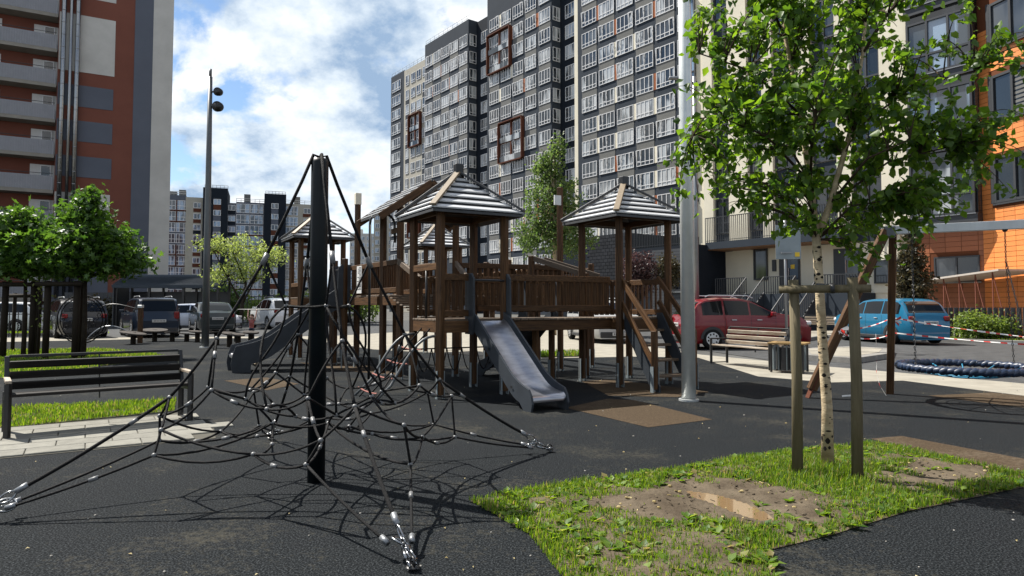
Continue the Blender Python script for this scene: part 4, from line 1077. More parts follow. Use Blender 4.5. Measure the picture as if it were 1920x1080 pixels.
# ramp A-D with sloped rails
for b_a, b_b in ((-.4, -.2), (.45, .95)):
    piece('ramp_rail_board', 'wood_deck', play, W(b_a, H_, 1.75), W(b_b, 2.15, 2.15), .05, .1)
for i in range(10):
    t = i / 9; piece('deck_plank', 'wood_deck', play, W(-.4 , H_ + .08 + t * 1.5, 1.15 + t * .36), W(.6, H_ + .08 + t * 1.5, 1.15 + t * .36), .12, .03)
# bridge D - E - C
railing(-.28, 4.85, -.2, 3.0, DZ, .66); railing(.7, 4.85, .8, 3.0, DZ, .66)
for i in range(14): piece('deck_plank', 'wood_deck', play, W(-.28, 3.07 + i * .13, DZ), W(.75, 3.07 + i * .13, DZ), .12, .03)
for b_ in (-.28, .75): piece('bridge_beam', 'wood_brown', play, W(b_, 3.0, DZ - .1), W(b_, 4.9, DZ - .1), .06, .16)
for a_, b_ in ((-.4, 4.9), (-.4, 5.7), (.75, 4.9), (.75, 5.7)): post(a_, b_, 2.35)
deck(-.4, .75, 4.9, 5.7, DZ)
tp = post(-.1, 5.0, 3.8); q = MB(); q.box(W(-.1, 5.0, 3.68), (.13, .13, .26), Matrix.Rotation(PYAW, 3, 'Z'), .01); q.build('post_cap', 'wall_cream', play)
tp = post(3.27, 2.06, 3.78); q = MB(); q.box(W(3.17, 2.0, 3.5), (.16, .03, .2), Matrix.Rotation(PYAW, 3, 'Z')); q.build('post_plate', 'white_paint', play)
# notice board on the bridge railing
pb_ = MB(); pc = W(-.245, 3.35, DZ + .3); pb_.prism([(-.16, -.28), (.16, -.28), (.16, .28), (-.16, .28)], W(-.34, 4.05, DZ + .34), PB, UZ, PA, .012); po = pb_.build('notice_board', 'poster', play)
pk = MB()
rr = random.Random(3)
for i in range(17):
    z = .24 - i * .028; l = rr.uniform(.12, .27)
    pk.prism([(-.135, z), (-.135 + l, z), (-.135 + l, z + (.012 if i not in (13, 14) else .02)), (-.135, z + (.012 if i not in (13, 14) else .02))], W(-.3475, 4.05, DZ + .34), PB, UZ, PA, .002)
pk.build('printed_lines', 'ink', po)
# tower C
CA_, CB_ = -.2, 8.2
for s in (-1, 1):
    for t in (-1, 1): post(CA_ + s * H_, CB_ + t * H_, 3.06)
deck(CA_ - H_, CA_ + H_, CB_ - H_, CB_ + H_, DZ); pyramid_roof(CA_, CB_, .76, 3.04, 3.66)
railing(CA_ - H_, CB_ + H_, CA_ - H_, CB_ - H_, 1.25, .66); railing(CA_ + H_, CB_ - H_, CA_ + H_, CB_ + H_, 1.25, .66)
railing(.72, 7.6, .72, 5.8, DZ, .66); 
for i in range(14): piece('deck_plank', 'wood_deck', play, W(-.4, 5.78 + i * .137, DZ), W(.7, 5.78 + i * .137, DZ), .125, .03)
# climbing board with holds next to slide 2
cw = MB(); cw.beam(W(-.45, 6.55, 1.5), W(-2.0, 6.55, .05), .8, .04); cwo = cw.build('climbing_board', 'hip_wood', play)
d_ = (W(-2.0, 6.55, .05) - W(-.45, 6.55, 1.5)); nrm = Vector((0, 0, 1)) * .7 - PA * .7
rr = random.Random(5)
for i in range(14):
    p = W(-.45, 6.55, 1.5) + d_ * ((i + .6) / 14.5) + PB * rr.uniform(-.33, .33) + nrm * .04
    q = MB(); q.ball(p, rr.uniform(.045, .075), 7, 5, (1, 1, .8)); q.build('climbing_hold', 'black_metal', cwo, True)
# tower F (far right)
FA, FB = 3.4, 8.85
for s in (-1, 1):
    for t in (-1, 1): post(FA + s * H_, FB + t * H_, 3.06)
deck(FA - H_, FA + H_, FB - H_, FB + H_, DZ); pyramid_roof(FA, FB, .76, 3.04, 3.66)
railing(FA - H_, FB - H_, FA + H_, FB - H_, DZ, .66)
# long back walkways and sloped ramps seen through the bridge
railing(.95, 2.2, 3.2, 2.0, 1.5, .66); railing(3.3, 2.05, 3.4, 8.2, 1.5, .66); railing(4.3, 2.4, 4.3, 8.2, 1.5, .66)
for i in range(16): piece('deck_plank', 'wood_deck', play, W(1.0 + i * .137, 2.25, 1.52), W(1.0 + i * .137, 3.1, 1.52), .125, .03)
piece('bridge_beam', 'wood_brown', play, W(.95, 2.22, 1.42), W(3.3, 2.05, 1.42), .06, .16)
for a_, b_ in ((2.1, 2.15), (3.3, 3.0), (2.1, 3.1), (4.3, 2.4), (3.35, 5.2), (4.3, 5.2)): post(a_, b_, 2.25)
piece('ramp_rail_board', 'wood_deck', play, W(2.3, 1.6, 2.26), W(2.95, .7, 1.9), .05, .1); piece('ramp_rail_board', 'wood_deck', play, W(2.75, 1.85, 2.26), W(3.4, .9, 1.9), .05, .1); post(2.3, 1.6, 2.3); post(2.95, .72, 1.95)
# hanging loops under tower A
hr = MB()
for i in range(5):
    p = W(-.3 + i * .28, 1.0, .62); q = W(-.3 + (i + 1) * .28, 1.0, .62); hr.tube(sag(p, q, .38, 8), .01, 5)
hr.tube([W(-.6, 1.0, .62), W(1.5, 1.0, .62)], .012, 5); hr.build('hanging_loops', 'rope', play)

# ================================================================== ROPE NET PYRAMID
NC = Vector((-1.5, 5.29, 0))
net = thing('rope_net_climber', 'black rope climbing net stretched from a dark central post', 'climbing net', NC)
m = MB(); m.lathe(NC, [(.0, 0), (.066, 0), (.066, 2.46), (.058, 2.49), (.0, 2.5)], 20); m.build('centre_post', 'net_post', net, True)
def Nn(k, r, s, z):
    a = PYAW + k * math.pi / 2; d = Vector((math.cos(a), math.sin(a), 0)); q = Vector((-d.y, d.x, 0))
    return NC + d * r + q * s + UZ * z
ropes = []; nodes = []; ferr = []
anch = {0: 2.12, 1: 1.88, 2: 2.12, 3: 2.02}
jr = random.Random(11)
def jit(v, s=.05): return v + Vector((jr.uniform(-s, s), jr.uniform(-s, s), jr.uniform(-s, s)))
K = {}
for k in range(4):
    K[k] = dict(T=Nn(k, .05, 0, 2.5), A1=Nn(k, .40, 0, 1.69), I=Nn(k, .24, 0, 1.345), A2=jit(Nn(k, .71, 0, 1.10), .012), A3=jit(Nn(k, 1.02, 0, .72), .02),
        Mp=jit(Nn(k, .72, .24, .74)), Mm=jit(Nn(k, .72, -.24, .74)), Op=jit(Nn(k, 1.06, .26, .56)), Om=jit(Nn(k, 1.06, -.26, .56)),
        Lp=jit(Nn(k, 1.08, .3, .33)), Lm=jit(Nn(k, 1.08, -.3, .33)), S=jit(Nn(k, .30, .03, .44)), Q=jit(Nn(k, .52, 0, .62)), G=Nn(k, anch[k], 0, .02))
DG = {}
for k in range(4):
    a = PYAW + (k + .5) * math.pi / 2; d = Vector((math.cos(a), math.sin(a), 0))
    DG[k] = dict(D1=jit(NC + d * .62 + UZ * .66), D2=jit(NC + d * .86 + UZ * .36), D3=jit(NC + d * .32 + UZ * .58), D4=jit(NC + d * .46 + UZ * .34))
def rp(p, q, s=0.02, f=None, r=.0088):
    pts = sag(p, q, s, 6); ropes.append((pts, r))
    if f is not None: 
        i = f; ferr.append((pts[0].lerp(pts[-1], 0), pts, f))
for k in range(4):
    n = K[k]; k1 = (k + 1) % 4; n1 = K[k1]; D = DG[k]
    top = [NC + UZ * 2.5, n['T'] + UZ * .02] + [n['T'].lerp(n['A1'], t) for t in (.25, .6, 1)]
    ropes.append((top, .013))
    rp(n['A1'], n['A2'], 0, None, .0115); rp(n['A1'], n['I'], 0); rp(n['A2'], n['A3'], .015, None, .0115); rp(n['A3'], n['G'].lerp(n['A3'], .22), .02, 2, .013)
    rp(n['A2'], n['Mp'], -.03, 3); rp(n['A2'], n['Mm'], -.03)
    rp(n['A3'], n['Op'], .01); rp(n['A3'], n['Om'], .01); rp(n['Mp'], n['Op'], .04); rp(n['Mm'], n['Om'], .04, 3)
    rp(n['Op'], n['Lp'], 0); rp(n['Om'], n['Lm'], 0)
    rp(n['Lp'], n['G'].lerp(n['Lp'], .2), .015, 3); rp(n['Lm'], n['G'].lerp(n['Lm'], .2), .015)
    rp(n['Mp'], D['D1'], .03, 3); rp(D['D1'], n1['Mm'], .03); rp(n['Lp'], D['D2'], .05); rp(D['D2'], n1['Lm'], .05, 3)
    rp(n['Op'], D['D2'], .03); rp(D['D2'], n1['Om'], .03); ropes.append((bez(n['I'], n['I'] + (n['I'] - NC - UZ * 1.345) * .8 - UZ * .12, n['Q'].lerp(D['D1'], .4) + UZ * .32, D['D1'], 9), .0092)); ropes.append((bez(n1['I'], n1['I'] - UZ * .3, n1['Q'] + UZ * .25, n1['Q'], 8), .0092))
    rp(n['I'], n1['I'], .012, None, .0115); rp(n['S'], n1['S'], .03); rp(n['S'], n['Q'], -.02); rp(n['Q'], n['Mp'], .0); rp(n['Q'], n['Mm'], .0)
    rp(n['Q'], D['D3'], .03); rp(D['D3'], n1['Q'], .03, 2); rp(D['D3'], D['D1'], -.05); rp(n['S'], D['D4'], .02); rp(D['D4'], D['D2'], .03); rp(n['S'], n['Lp'], .06); rp(n1['S'], n1['Lm'], .06, 3)
    nodes += [n['A2'], n['A3'], n['I'], n['Mp'], n['Mm'], n['Op'], n['Om'], n['Lp'], n['Lm'], n['S'], n['Q'], D['D1'], D['D2'], D['D3'], D['D4']]
m = MB()
for pts, r in ropes: m.tube(pts, r, 6)
m.build('ropes', 'rope', net, True, label='tangled black net ropes')
for p in nodes:
    q = MB(); q.ball(p, .0165, 8, 6, (1.1, 1.1, .95)); q.build('rope_clamp', 'clip_grey', net, True)
for _, pts, f in ferr:
    d = (pts[f] - pts[f - 1]).normalized(); c = (pts[f] + pts[f - 1]) / 2; q = MB(); q.tube([c - d * .028, c + d * .028], .0142, 8); q.build('ferrule', 'clip_grey', net, True)
for k in range(4):
    c = K[k]['A1']; d = (K[k]['A1'] - K[k]['T']).normalized(); q = MB(); q.tube([c - d * .05, c + d * .045], .021, 10); q.build('splitter_sleeve', 'clip_grey', net, True)
# anchor hardware
def ring(m, c, n, r, t, seg=18, sx=1.0, ax=None):
    d, s, u = frame(n); 
    if ax is not None: s = (Vector(ax) - d * Vector(ax).dot(d)).normalized(); u = d.cross(s)
    m.tube([c + s * (math.cos(2 * math.pi * i / seg) * r * sx) + u * (math.sin(2 * math.pi * i / seg) * r) for i in range(seg)], t, 6, True)
for k in range(4):
    G = K[k]['G']; out_ = (G - NC).normalized(); out_.z = 0; out_.normalize(); side = Vector((-out_.y, out_.x, 0))
    base = G - UZ * .02
    c = G.lerp(K[k]['A3'], .20); c2 = G.lerp((K[k]['Lp'] + K[k]['Lm']) / 2, .19) + UZ * .01
    hw = bpy.data.objects.new('anchor', None); C.objects.link(hw); hw.parent = net; hw.location = G - NC
    m = MB(); ring(m, c2, side * .5 + UZ * .85, .055, .008); m.build('ring', 'steel', hw, True)
    for nm in ('Lp', 'Lm'):
        m = MB(); e = G.lerp(K[k][nm], .2); d = (K[k][nm] - G).normalized(); m.tube([e, e + d * .06], .017, 8); m.build('ferrule', 'alu', hw, True)
    m = MB(); e = G.lerp(K[k]['A3'], .22); d = (K[k]['A3'] - G).normalized(); m.tube([e, e + d * .075], .019, 8); m.build('ferrule', 'alu', hw, True)
    m = MB(); tm = e - d * .05; ring(m, tm, side + UZ * .2, .026, .0065, 16, 1.9, d); m.build('thimble', 'steel', hw, True)
    # turnbuckle (frame with two rods) and swaged link down to the ground eye
    for j, (st, off) in enumerate(((tm - d * .06, .035), (c2, -.035))):
        en = base + side * off * .6 + UZ * .03; dd = (en - st).normalized(); L = (en - st).length
        m = MB(); _, s_, u_ = frame(dd)
        if j == 0:
            for q in (-1, 1): m.tube([st + dd * L * .32 + s_ * q * .013, st + dd * L * .78 + s_ * q * .013], .0055, 6)
            m.tube([st + dd * L * .3 - s_ * .016, st + dd * L * .3 + s_ * .016], .009, 6); m.tube([st + dd * L * .8 - s_ * .016, st + dd * L * .8 + s_ * .016], .009, 6)
            m.tube([st, st + dd * L * .45], .005, 6); m.tube([st + dd * L * .65, en], .005, 6); ring(m, st, s_, .017, .005, 12); m.build('turnbuckle', 'steel', hw, True)
        else:
            m.tube([st, st + dd * L * .3], .006, 6); m.tube([st + dd * L * .3, st + dd * L * .72], .011, 8); m.tube([st + dd * L * .72, en], .006, 6); ring(m, en, s_, .018, .006, 12); m.build('tension_rod', 'steel', hw, True)
    m = MB(); m.lathe(base + UZ * .021, [(0, .008), (.03, .006), (.036, 0)], 14); ring(m, base + UZ * .045, side, .025, .007, 12); m.build('ground_eye', 'black_metal', hw, True)

# ================================================================== BENCHES, BIN
def bench(name, label, p0, p1, seat_m, worn=False, H=.80, legs=2, arms=True, group=None):
    """p0 -> p1 along the seat front (left to right seen from the front); back is behind"""
    p0 = Vector((*p0, 0)); p1 = Vector((*p1, 0)); x = (p1 - p0).normalized(); y = Vector((-x.y, x.x, 0)); L = (p1 - p0).length
    root = thing(name, label, 'bench', (p0 + p1) / 2, group)
    def q(a, b, z): return p0 + x * a + y * b + UZ * z
    for a in ([0, L] if legs == 2 else [.35, L - .35]):
        f = MB(); w = .05
        f.beam(q(a, 0, 0), q(a, 0, .56), w, w, ch=.004); f.beam(q(a, .46, 0), q(a, .46, .44), w, w, ch=.004); f.beam(q(a, .44, .40), q(a, .56, H), w, .045, up=x, ch=.004)
        f.beam(q(a, 0, .40), q(a, .46, .38), w * .9, .05); f.beam(q(a, .0, .025), q(a, .46, .025), w * .8, .02)
        f.build('leg_frame', 'black_metal', root)
        if arms: piece('armrest', 'bench_worn' if not worn else 'black_metal', root, q(a, -.03, .575), q(a, .5, .575), .055, .03)
    for i in range(4): piece('seat_slat', seat_m, root, q(.02, .04 + i * .115, .435 - i * .008), q(L - .02, .04 + i * .115, .435 - i * .008), .1, .032)
    for i in range(3):
        t = .12 + i * .27; b_ = .43 + t * .13; z = .42 + t * (H - .40); dn = (q(0, .44, .40) - q(0, .56, H)).normalized(); nn = x.cross(dn)
        piece('back_slat', seat_m, root, q(.02, b_ - .035, z + .03), q(L - .02, b_ - .035, z + .03), .03, .078, up=-dn)
    piece('top_rail', 'black_metal', root, q(.02, .56, H), q(L - .02, .56, H), .04, .03)
    piece('back_strut', 'black_metal', root, q(L / 2, .46, .3), q(L / 2, .57, H), .04, .012, up=x)
    return root
bench('park_bench', 'dark brown slatted bench with armrests on the paver strip in the left foreground', (-5.06, 6.9), (-3.72, 7.95), 'bench_dark')
bench('park_bench', 'worn bench with peeling pale slats facing away beside the waste bin', (4.62, 15.9), (5.34, 14.2), 'bench_worn', True, .84)
bench('park_bench', 'pale slatted bench by the building left of the blue hatchback', (14.2, 33.5), (15.9, 32.2), 'bench_worn', True, .84)
# waste bin with wooden lid frame
bn = thing('waste_bin', 'square dark slatted waste bin with yellow wooden rim', 'bin', (5.62, 13.9, 0))
bx = lambda a, b, z: Vector((5.62, 13.9, 0)) + Vector((.83, -.55, 0)) * a + Vector((.55, .83, 0)) * b + UZ * z
for s in (-1, 1):
    for t in (-1, 1): piece('corner_post', 'black_metal', bn, bx(s * .3, t * .24, 0), bx(s * .3, t * .24, .56), .04, .04)
    piece('rim_board', 'bin_wood', bn, bx(-.36, s * .22, .58), bx(.36, s * .22, .58), .12, .035); piece('rim_board', 'bin_wood', bn, bx(s * .3, -.16, .58), bx(s * .3, .16, .58), .12, .034)
for i in range(7):
    a = -.24 + i * .08; piece('bin_slat', 'sign_back', bn, bx(a, -.2, .04), bx(a, -.2, .54), .06, .012, up=(.55, .83, 0))
for i in range(5):
    b_ = -.16 + i * .08; piece('bin_slat', 'sign_back', bn, bx(-.27, b_, .04), bx(-.27, b_, .54), .06, .012, up=(.83, -.55, 0)); piece('bin_slat', 'sign_back', bn, bx(.27, b_, .04), bx(.27, b_, .54), .06, .012, up=(.83, -.55, 0))
piece('bin_liner', 'plastic', bn, bx(-.0, 0, .05), bx(0, 0, .5), .44, .34)

# ================================================================== LAMP POSTS
lp = thing('street_lamp', 'tall slim lamp post, darkened as if backlit, with two round spotlights, left of the play area', 'street lamp', (-9.72, 21.7, 0))
c = Vector((-9.72, 21.7, 0)); m = MB(); m.tube([c, c + UZ * 3, c + UZ * 6, c + UZ * 8.7], [.115, .1, .085, .065], 14); m.tube([c + UZ * 8.7, c + UZ * 8.95], .045, 10); m.build('pole', 'lamp_pole', lp, True)  # backlit shadow side is put into the pole's dark base colour
for z, sc in ((8.2, .8), (7.72, 1.0)):
    m = MB(); q = c + Vector((.3, -.08, z)); m.tube([c + UZ * z, q], .03, 8); m.tube([q + Vector((0, .09, 0)), q + Vector((0, -.07, -.03))], [.15 * sc, .17 * sc], 16); m.build('spotlight', 'black_metal', lp, True)
m = MB(); m.lathe(c, [(.17, 0), (.17, .03), (.1, .04)], 14); m.build('base_plate', 'galv', lp)
lp = thing('street_lamp', 'thick shiny galvanised lamp post in front of the stair tower', 'street lamp', (2.5, 9.72, 0))
c = Vector((2.5, 9.72, 0)); m = MB(); m.tube([c, c + UZ * 4, c + UZ * 8.5], [.1, .092, .08], 24); m.build('pole', 'lamp_silver', lp, True)
m = MB(); m.lathe(c, [(.14, 0), (.14, .025), (.105, .03)], 24); m.build('base_plate', 'galv', lp)
m = MB(); m.tube([c + UZ * 8.3, c + Vector((.4, 0, 8.3))], .03, 8); m.tube([c + Vector((.4, .1, 8.3)), c + Vector((.4, -.1, 8.25))], .17, 14); m.build('spotlight', 'black_metal', lp, True)
lp = thing('street_lamp', 'thin pale lamp post farther back, half behind the thick galvanised post', 'street lamp', (5.95, 22.0, 0))
c = Vector((5.95, 22.0, 0)); m = MB(); m.tube([c, c + UZ * 8.8], [.08, .06], 14); m.build('pole', 'alu', lp, True)
m = MB(); m.tube([c + UZ * 8.6, c + Vector((-.5, -.1, 8.7))], .03, 8); m.box(c + Vector((-.6, -.1, 8.72)), (.5, .2, .08), None, .02); m.build('lamp_head', 'alu', lp, True)

# ================================================================== NEST SWING
sw = thing('nest_swing_frame', 'timber and steel A-frame of the basket swing at the right edge', 'swing', (5.2, 9.9, 0))
TL = Vector((5.52, 9.95, 2.44)); TR = Vector((8.4, 8.35, 2.44)); bd = (TR - TL).normalized()
piece('top_beam', 'galv', sw, TL - bd * .1, TR + bd * .1, .1, .12)
for f, t in (((4.36, 10.0, .12), TL + Vector((-.05, 0, 0))), ((5.75, 10.45, 0), TL + Vector((.12, .12, .02))), ((7.6, 7.7, 0), TR), ((9.2, 9.0, 0), TR)):
    piece('leg', 'wood_brown', sw, f, t, .1, .12)
m = MB(); m.beam((4.30, 10.0, 0), (4.46, 10.0, .36), .12, .02, up=(1, 0, 0)); m.build('leg_foot', 'panel_rust', sw)
m = MB(); m.box(TL + Vector((0, 0, -.02)), (.16, .15, .18), Matrix.Rotation(-.5, 3, 'Z'), .02); m.build('corner_joint', 'lamp_pole', sw)
NS = Vector((6.22, 9.4, .5)); ns = thing('basket_swing', 'round dark blue rope basket swing hanging on chains', 'swing seat', (6.22, 9.4, .5))
m = MB(); n = 96
RAD = .8
for i in range(2):
    pts = []
    for j in range(n):
        a = 2 * math.pi * j / n; tw = j * 2 * math.pi / 3.0 + i * math.pi
        rr_ = RAD + .018 * math.cos(tw); pts.append(NS + Vector((rr_ * math.cos(a), rr_ * math.sin(a), .018 * math.sin(tw))))
    m.tube(pts, .043, 8, True)
m.build('rim', 'swing_rope', ns, True)
m = MB()
for r_ in (.2, .38, .55): m.tube([NS + Vector((r_ * math.cos(2 * math.pi * j / 32), r_ * math.sin(2 * math.pi * j / 32), -.14 + .13 * (r_ / RAD) ** 2)) for j in range(32)], .009, 5, True)
for j in range(12):
    a = 2 * math.pi * j / 12; m.tube([NS + Vector((r_ * math.cos(a), r_ * math.sin(a), -.14 + .14 * (r_ / RAD) ** 2)) for r_ in (.02, .25, .5, RAD)], .010, 5)
m.build('net', 'swing_cyan', ns, True)
def chain(m, p, q, r=.017, t=.0045):
    p = Vector(p); q = Vector(q); L = (q - p).length; k = max(2, int(L / .042)); d, s, u = frame(q - p)
    for i in range(k):
        c = p.lerp(q, (i + .5) / k); nn, ax = (s, d) if i % 2 else (u, d)
        ring(m, c, nn, r * .62, t, 8, 2.0, ax)
att1 = TL + bd * .28 - UZ * .06; att2 = TL + bd * 1.38 - UZ * .06
for at_, angs in ((att1, (192, 108)), (att2, (300, 12))):
    m = MB(); k = at_ + Vector((0, 0, -.42)); chain(m, at_, k)
    m.ball(at_, .035, 8, 5)
    for a in angs: chain(m, k, NS + Vector((RAD * math.cos(R(a)), RAD * math.sin(R(a)), .04)))
    m.build('chain', 'black_metal', ns)
# barrier tape
def tape(pts, label):
    b = MB(); pts = [Vector(p) for p in pts]; acc = 0
    for p, q in zip(pts[:-1], pts[1:]):
        L = (q - p).length; n_ = max(1, int(L / .035))
        for i in range(n_):
            a0 = p.lerp(q, i / n_); a1 = p.lerp(q, (i + 1) / n_); b.mi = 1 if (acc % .2) > .125 else 0; acc += L / n_
            tw = .5 + .5 * math.sin(acc * 5); hh = UZ * (.004 + .009 * tw); oo = Vector((0, .012 * (1 - tw), 0))
            b.add([a0 - hh - oo, a1 - hh - oo, a1 + hh + oo, a0 + hh + oo], [(0, 1, 2, 3)])
    o = b.build('barrier_tape', ['tape_white', 'tape_red']); tag(o, label, 'barrier tape', 'red and white tape strands'); return o
def smooth_sag(p, q, d, n=18): return sag(p, q, d, n)
tape(smooth_sag((4.72, 9.9, .97), (5.78, 10.36, .93), .1) + smooth_sag((5.78, 10.36, .93), (9.2, 9.0, .75), .06), 'red and white tape strand from the leaning leg past the swing seat')
tape(smooth_sag((4.76, 9.86, 1.0), (5.78, 10.4, 1.16), .05) + smooth_sag((5.78, 10.4, 1.16), (9.6, 10.9, .72), .05), 'upper red and white tape strand knotted on the upright post')
tape([(5.42, 10.2, .92), (5.43, 10.2, .6), (5.41, 10.19, .35), (5.45, 10.18, .16), (5.5, 10.1, .02)], 'loose tape end hanging between the swing legs')
tape([(4.85, 10.1, .015), (5.05, 10.15, .02), (5.1, 10.1, .015)], 'scrap of tape lying on the rubber between the swing legs')
k_ = MB()
for p in ((4.74, 9.86, .98), (5.78, 10.33, 1.1)):
    for i in range(7):
        a = random.uniform(0, 6.28); v = Vector((math.cos(a), math.sin(a) * .5 - .3, random.uniform(-1.2, .6))) * random.uniform(.05, .12); p_ = Vector(p); k_.mi = i % 2
        k_.add([p_, p_ + v, p_ + v + UZ * .04, p_ + UZ * .03], [(0, 1, 2, 3)])
tag(k_.build('tape_knot', ['tape_white', 'tape_red']), 'crumpled red and white tape knots on the swing legs', 'barrier tape')

# ================================================================== TREES
def unit(r, n):
    v = r.normal(size=(n, 3)); return v / np.linalg.norm(v, axis=1)[:, None]
def leaf_mesh(name, cen, size, m, seed, droop=0.25, wide=.72, up=.35, maple=False):
    r = np.random.default_rng(seed); n = len(cen)
    nrm = unit(r, n) + np.array([0, 0, up]); nrm /= np.linalg.norm(nrm, axis=1)[:, None]
    d = unit(r, n) - np.array([0, 0, droop]); d -= nrm * (d * nrm).sum(1)[:, None]; d /= np.linalg.norm(d, axis=1)[:, None] + 1e-9
    s = np.cross(nrm, d); L = (size * (.6 + .8 * r.random(n)))[:, None]; w = L * wide * .5
    fold = nrm * L * .12
    if not maple:
        V = np.stack([cen, cen + d * L * .38 + s * w + fold, cen + d * L, cen + d * L * .38 - s * w + fold, cen + d * L * .72 + s * w * .55 + fold * .6, cen + d * L * .72 - s * w * .55 + fold * .6, cen + d * L * .45], 1)
        T = np.array([[0, 1, 6], [1, 4, 6], [4, 2, 6], [2, 5, 6], [5, 3, 6], [3, 0, 6]])
    else:
        c = cen + d * L * .4; tips = []
        for a, l in ((0, .6), (.62, .36), (1.05, .6), (1.75, .33), (2.3, .48)):
            pass
        angs = [(2.6, .34), (1.95, .5), (1.45, .28), (.95, .58), (.5, .3), (0, .62), (-.5, .3), (-.95, .58), (-1.45, .28), (-1.95, .5), (-2.6, .34)]
        P = [c - fold * .5] + [c + (d * math.cos(a) + s * math.sin(a)) * L * l + fold * (abs(math.sin(a)) - .4) for a, l in angs]
        V = np.stack(P, 1); k = len(angs); T = np.array([[0, i + 1, i + 2] for i in range(k - 1)])
    nv = V.shape[1]
    F = (np.arange(n)[:, None, None] * nv + T[None]).reshape(-1, 3)
    return np_mesh(name, V.reshape(-1, 3), F, m)
def crown_points(r, blobs, n, clump, per):
    """blobs: list of (centre, radii, weight); leaves gather in small clumps"""
    wts = np.array([b[2] for b in blobs], float); wts /= wts.sum(); out_ = []; cl = []
    nc = max(1, n // per)
    for i in range(nc):
        b = blobs[r.choice(len(blobs), p=wts)]; v = unit(r, 1)[0] * (r.random() ** .45)
        c = np.array(b[0]) + v * np.array(b[1]); cl.append(c)
        out_.append(c + r.normal(size=(per, 3)) * clump)
    return np.concatenate(out_), np.array(cl)
def branches(m, base_pts, cl, r, n, r0=.012, r1=.004):
    for i in r.choice(len(cl), min(n, len(cl)), replace=False):
        c = Vector(cl[i]); bp = [p for p in base_pts if p.z < c.z + .1] or base_pts
        p = min(bp, key=lambda q: (q - c).length + .5 * abs(q.z - c.z + .45)); mid = p.lerp(c, .5) + Vector((0, 0, -.04 * (c - p).length)) + Vector(r.normal(size=3) * .03 * (c - p).length)
        m.tube([p, mid, c], [r0 * (c - p).length ** .5 + .002, (r0 + r1) / 2, r1], 5)
# --- near birch
bt = thing('birch_tree', 'young birch with white bark in the right foreground, tied to two stakes', 'tree', (2.61, 5.72, 0))
r = np.random.default_rng(77)
tr = [Vector(p) for p in ((2.615, 5.72, 0), (2.625, 5.73, .5), (2.6, 5.73, 1.0), (2.585, 5.74, 1.5), (2.57, 5.75, 1.95))]
fk1 = [Vector(p) for p in ((2.57, 5.75, 1.95), (2.55, 5.8, 2.4), (2.5, 5.85, 3.0), (2.4, 5.9, 3.7), (2.38, 5.95, 4.5))]
fk2 = [Vector(p) for p in ((2.575, 5.75, 1.9), (2.68, 5.72, 2.2), (2.85, 5.7, 2.8), (3.0, 5.75, 3.5), (3.08, 5.75, 4.3))]
m = MB(); m.tube(tr, [.052, .042, .038, .036, .034], 14); m.tube(fk1, [.034, .028, .022, .016, .008], 8); m.tube(fk2, [.032, .026, .02, .014, .008], 8)
tk = m.build('trunk', 'birch_bark', bt, True)
m = MB(); rr = random.Random(8)
for i in range(95):
    z = rr.uniform(.05, 1.9); rad = np.interp(z, [0, .5, 1, 1.5, 1.95], [.052, .042, .038, .036, .034]) + .0015; cx = np.interp(z, [0, .5, 1, 1.5, 1.95], [2.615, 2.625, 2.6, 2.585, 2.57]); cy = np.interp(z, [0, .5, 1, 1.95], [5.72, 5.73, 5.73, 5.75])
    a0 = rr.uniform(0, 6.28); wd = rr.uniform(.25, 1.1); hh = rr.uniform(.003, .017) * (1.6 if z < .3 else 1)
    arc = [a0 + wd * (q / 5 - .5) for q in range(6)]
    vs = []
    for q, a in enumerate(arc):
        tp = math.sin(math.pi * (q + .3) / 5.6); vs += [(cx + rad * math.cos(a), cy + rad * math.sin(a), z - hh * tp), (cx + rad * math.cos(a), cy + rad * math.sin(a), z + hh * tp)]
    m.add(vs, [(2 * q, 2 * q + 2, 2 * q + 3, 2 * q + 1) for q in range(5)])
m.build('bark_mark', 'bark_black', tk)
def twig_crown(r, blobs, n_twigs, base_pts, leaves_per, leaf_sp):
    """drooping twigs grown from the limbs to points in the crown; leaves sit along each twig"""
    wts = np.array([b[2] for b in blobs], float); wts /= wts.sum(); L = []; m = MB()
    for _ in range(n_twigs):
        b = blobs[r.choice(len(blobs), p=wts)]; c = Vector(np.array(b[0]) + unit(r, 1)[0] * (r.random() ** .5) * np.array(b[1]))
        p = min(base_pts, key=lambda q: (q - c).length + .9 * max(0, q.z - c.z + .35)); ln = (c - p).length
        mid = p.lerp(c, .55) + Vector((0, 0, .10 * ln)) + Vector(r.normal(size=3) * .05 * ln)
        tip = c + Vector((r.normal() * .06, r.normal() * .06, -.10 - .12 * r.random()))
        path = bez(p, p.lerp(mid, .6) + Vector((0, 0, .05 * ln)), mid.lerp(c, .6), tip, 9)
        m.tube(path, [.0018 + (.0028 + .0035 * ln) * (1 - i / 9) for i in range(10)], 5)
        k = leaves_per + r.integers(-4, 5)
        for i in range(k):
            t = 1 - (r.random() ** 1.3) * min(.75, .62 / max(ln, .3)); f = t * 9; j = min(8, int(f)); q = path[j].lerp(path[j + 1], f - j)
            L.append(np.array(q) + r.normal(size=3) * leaf_sp)
    return np.array(L), m
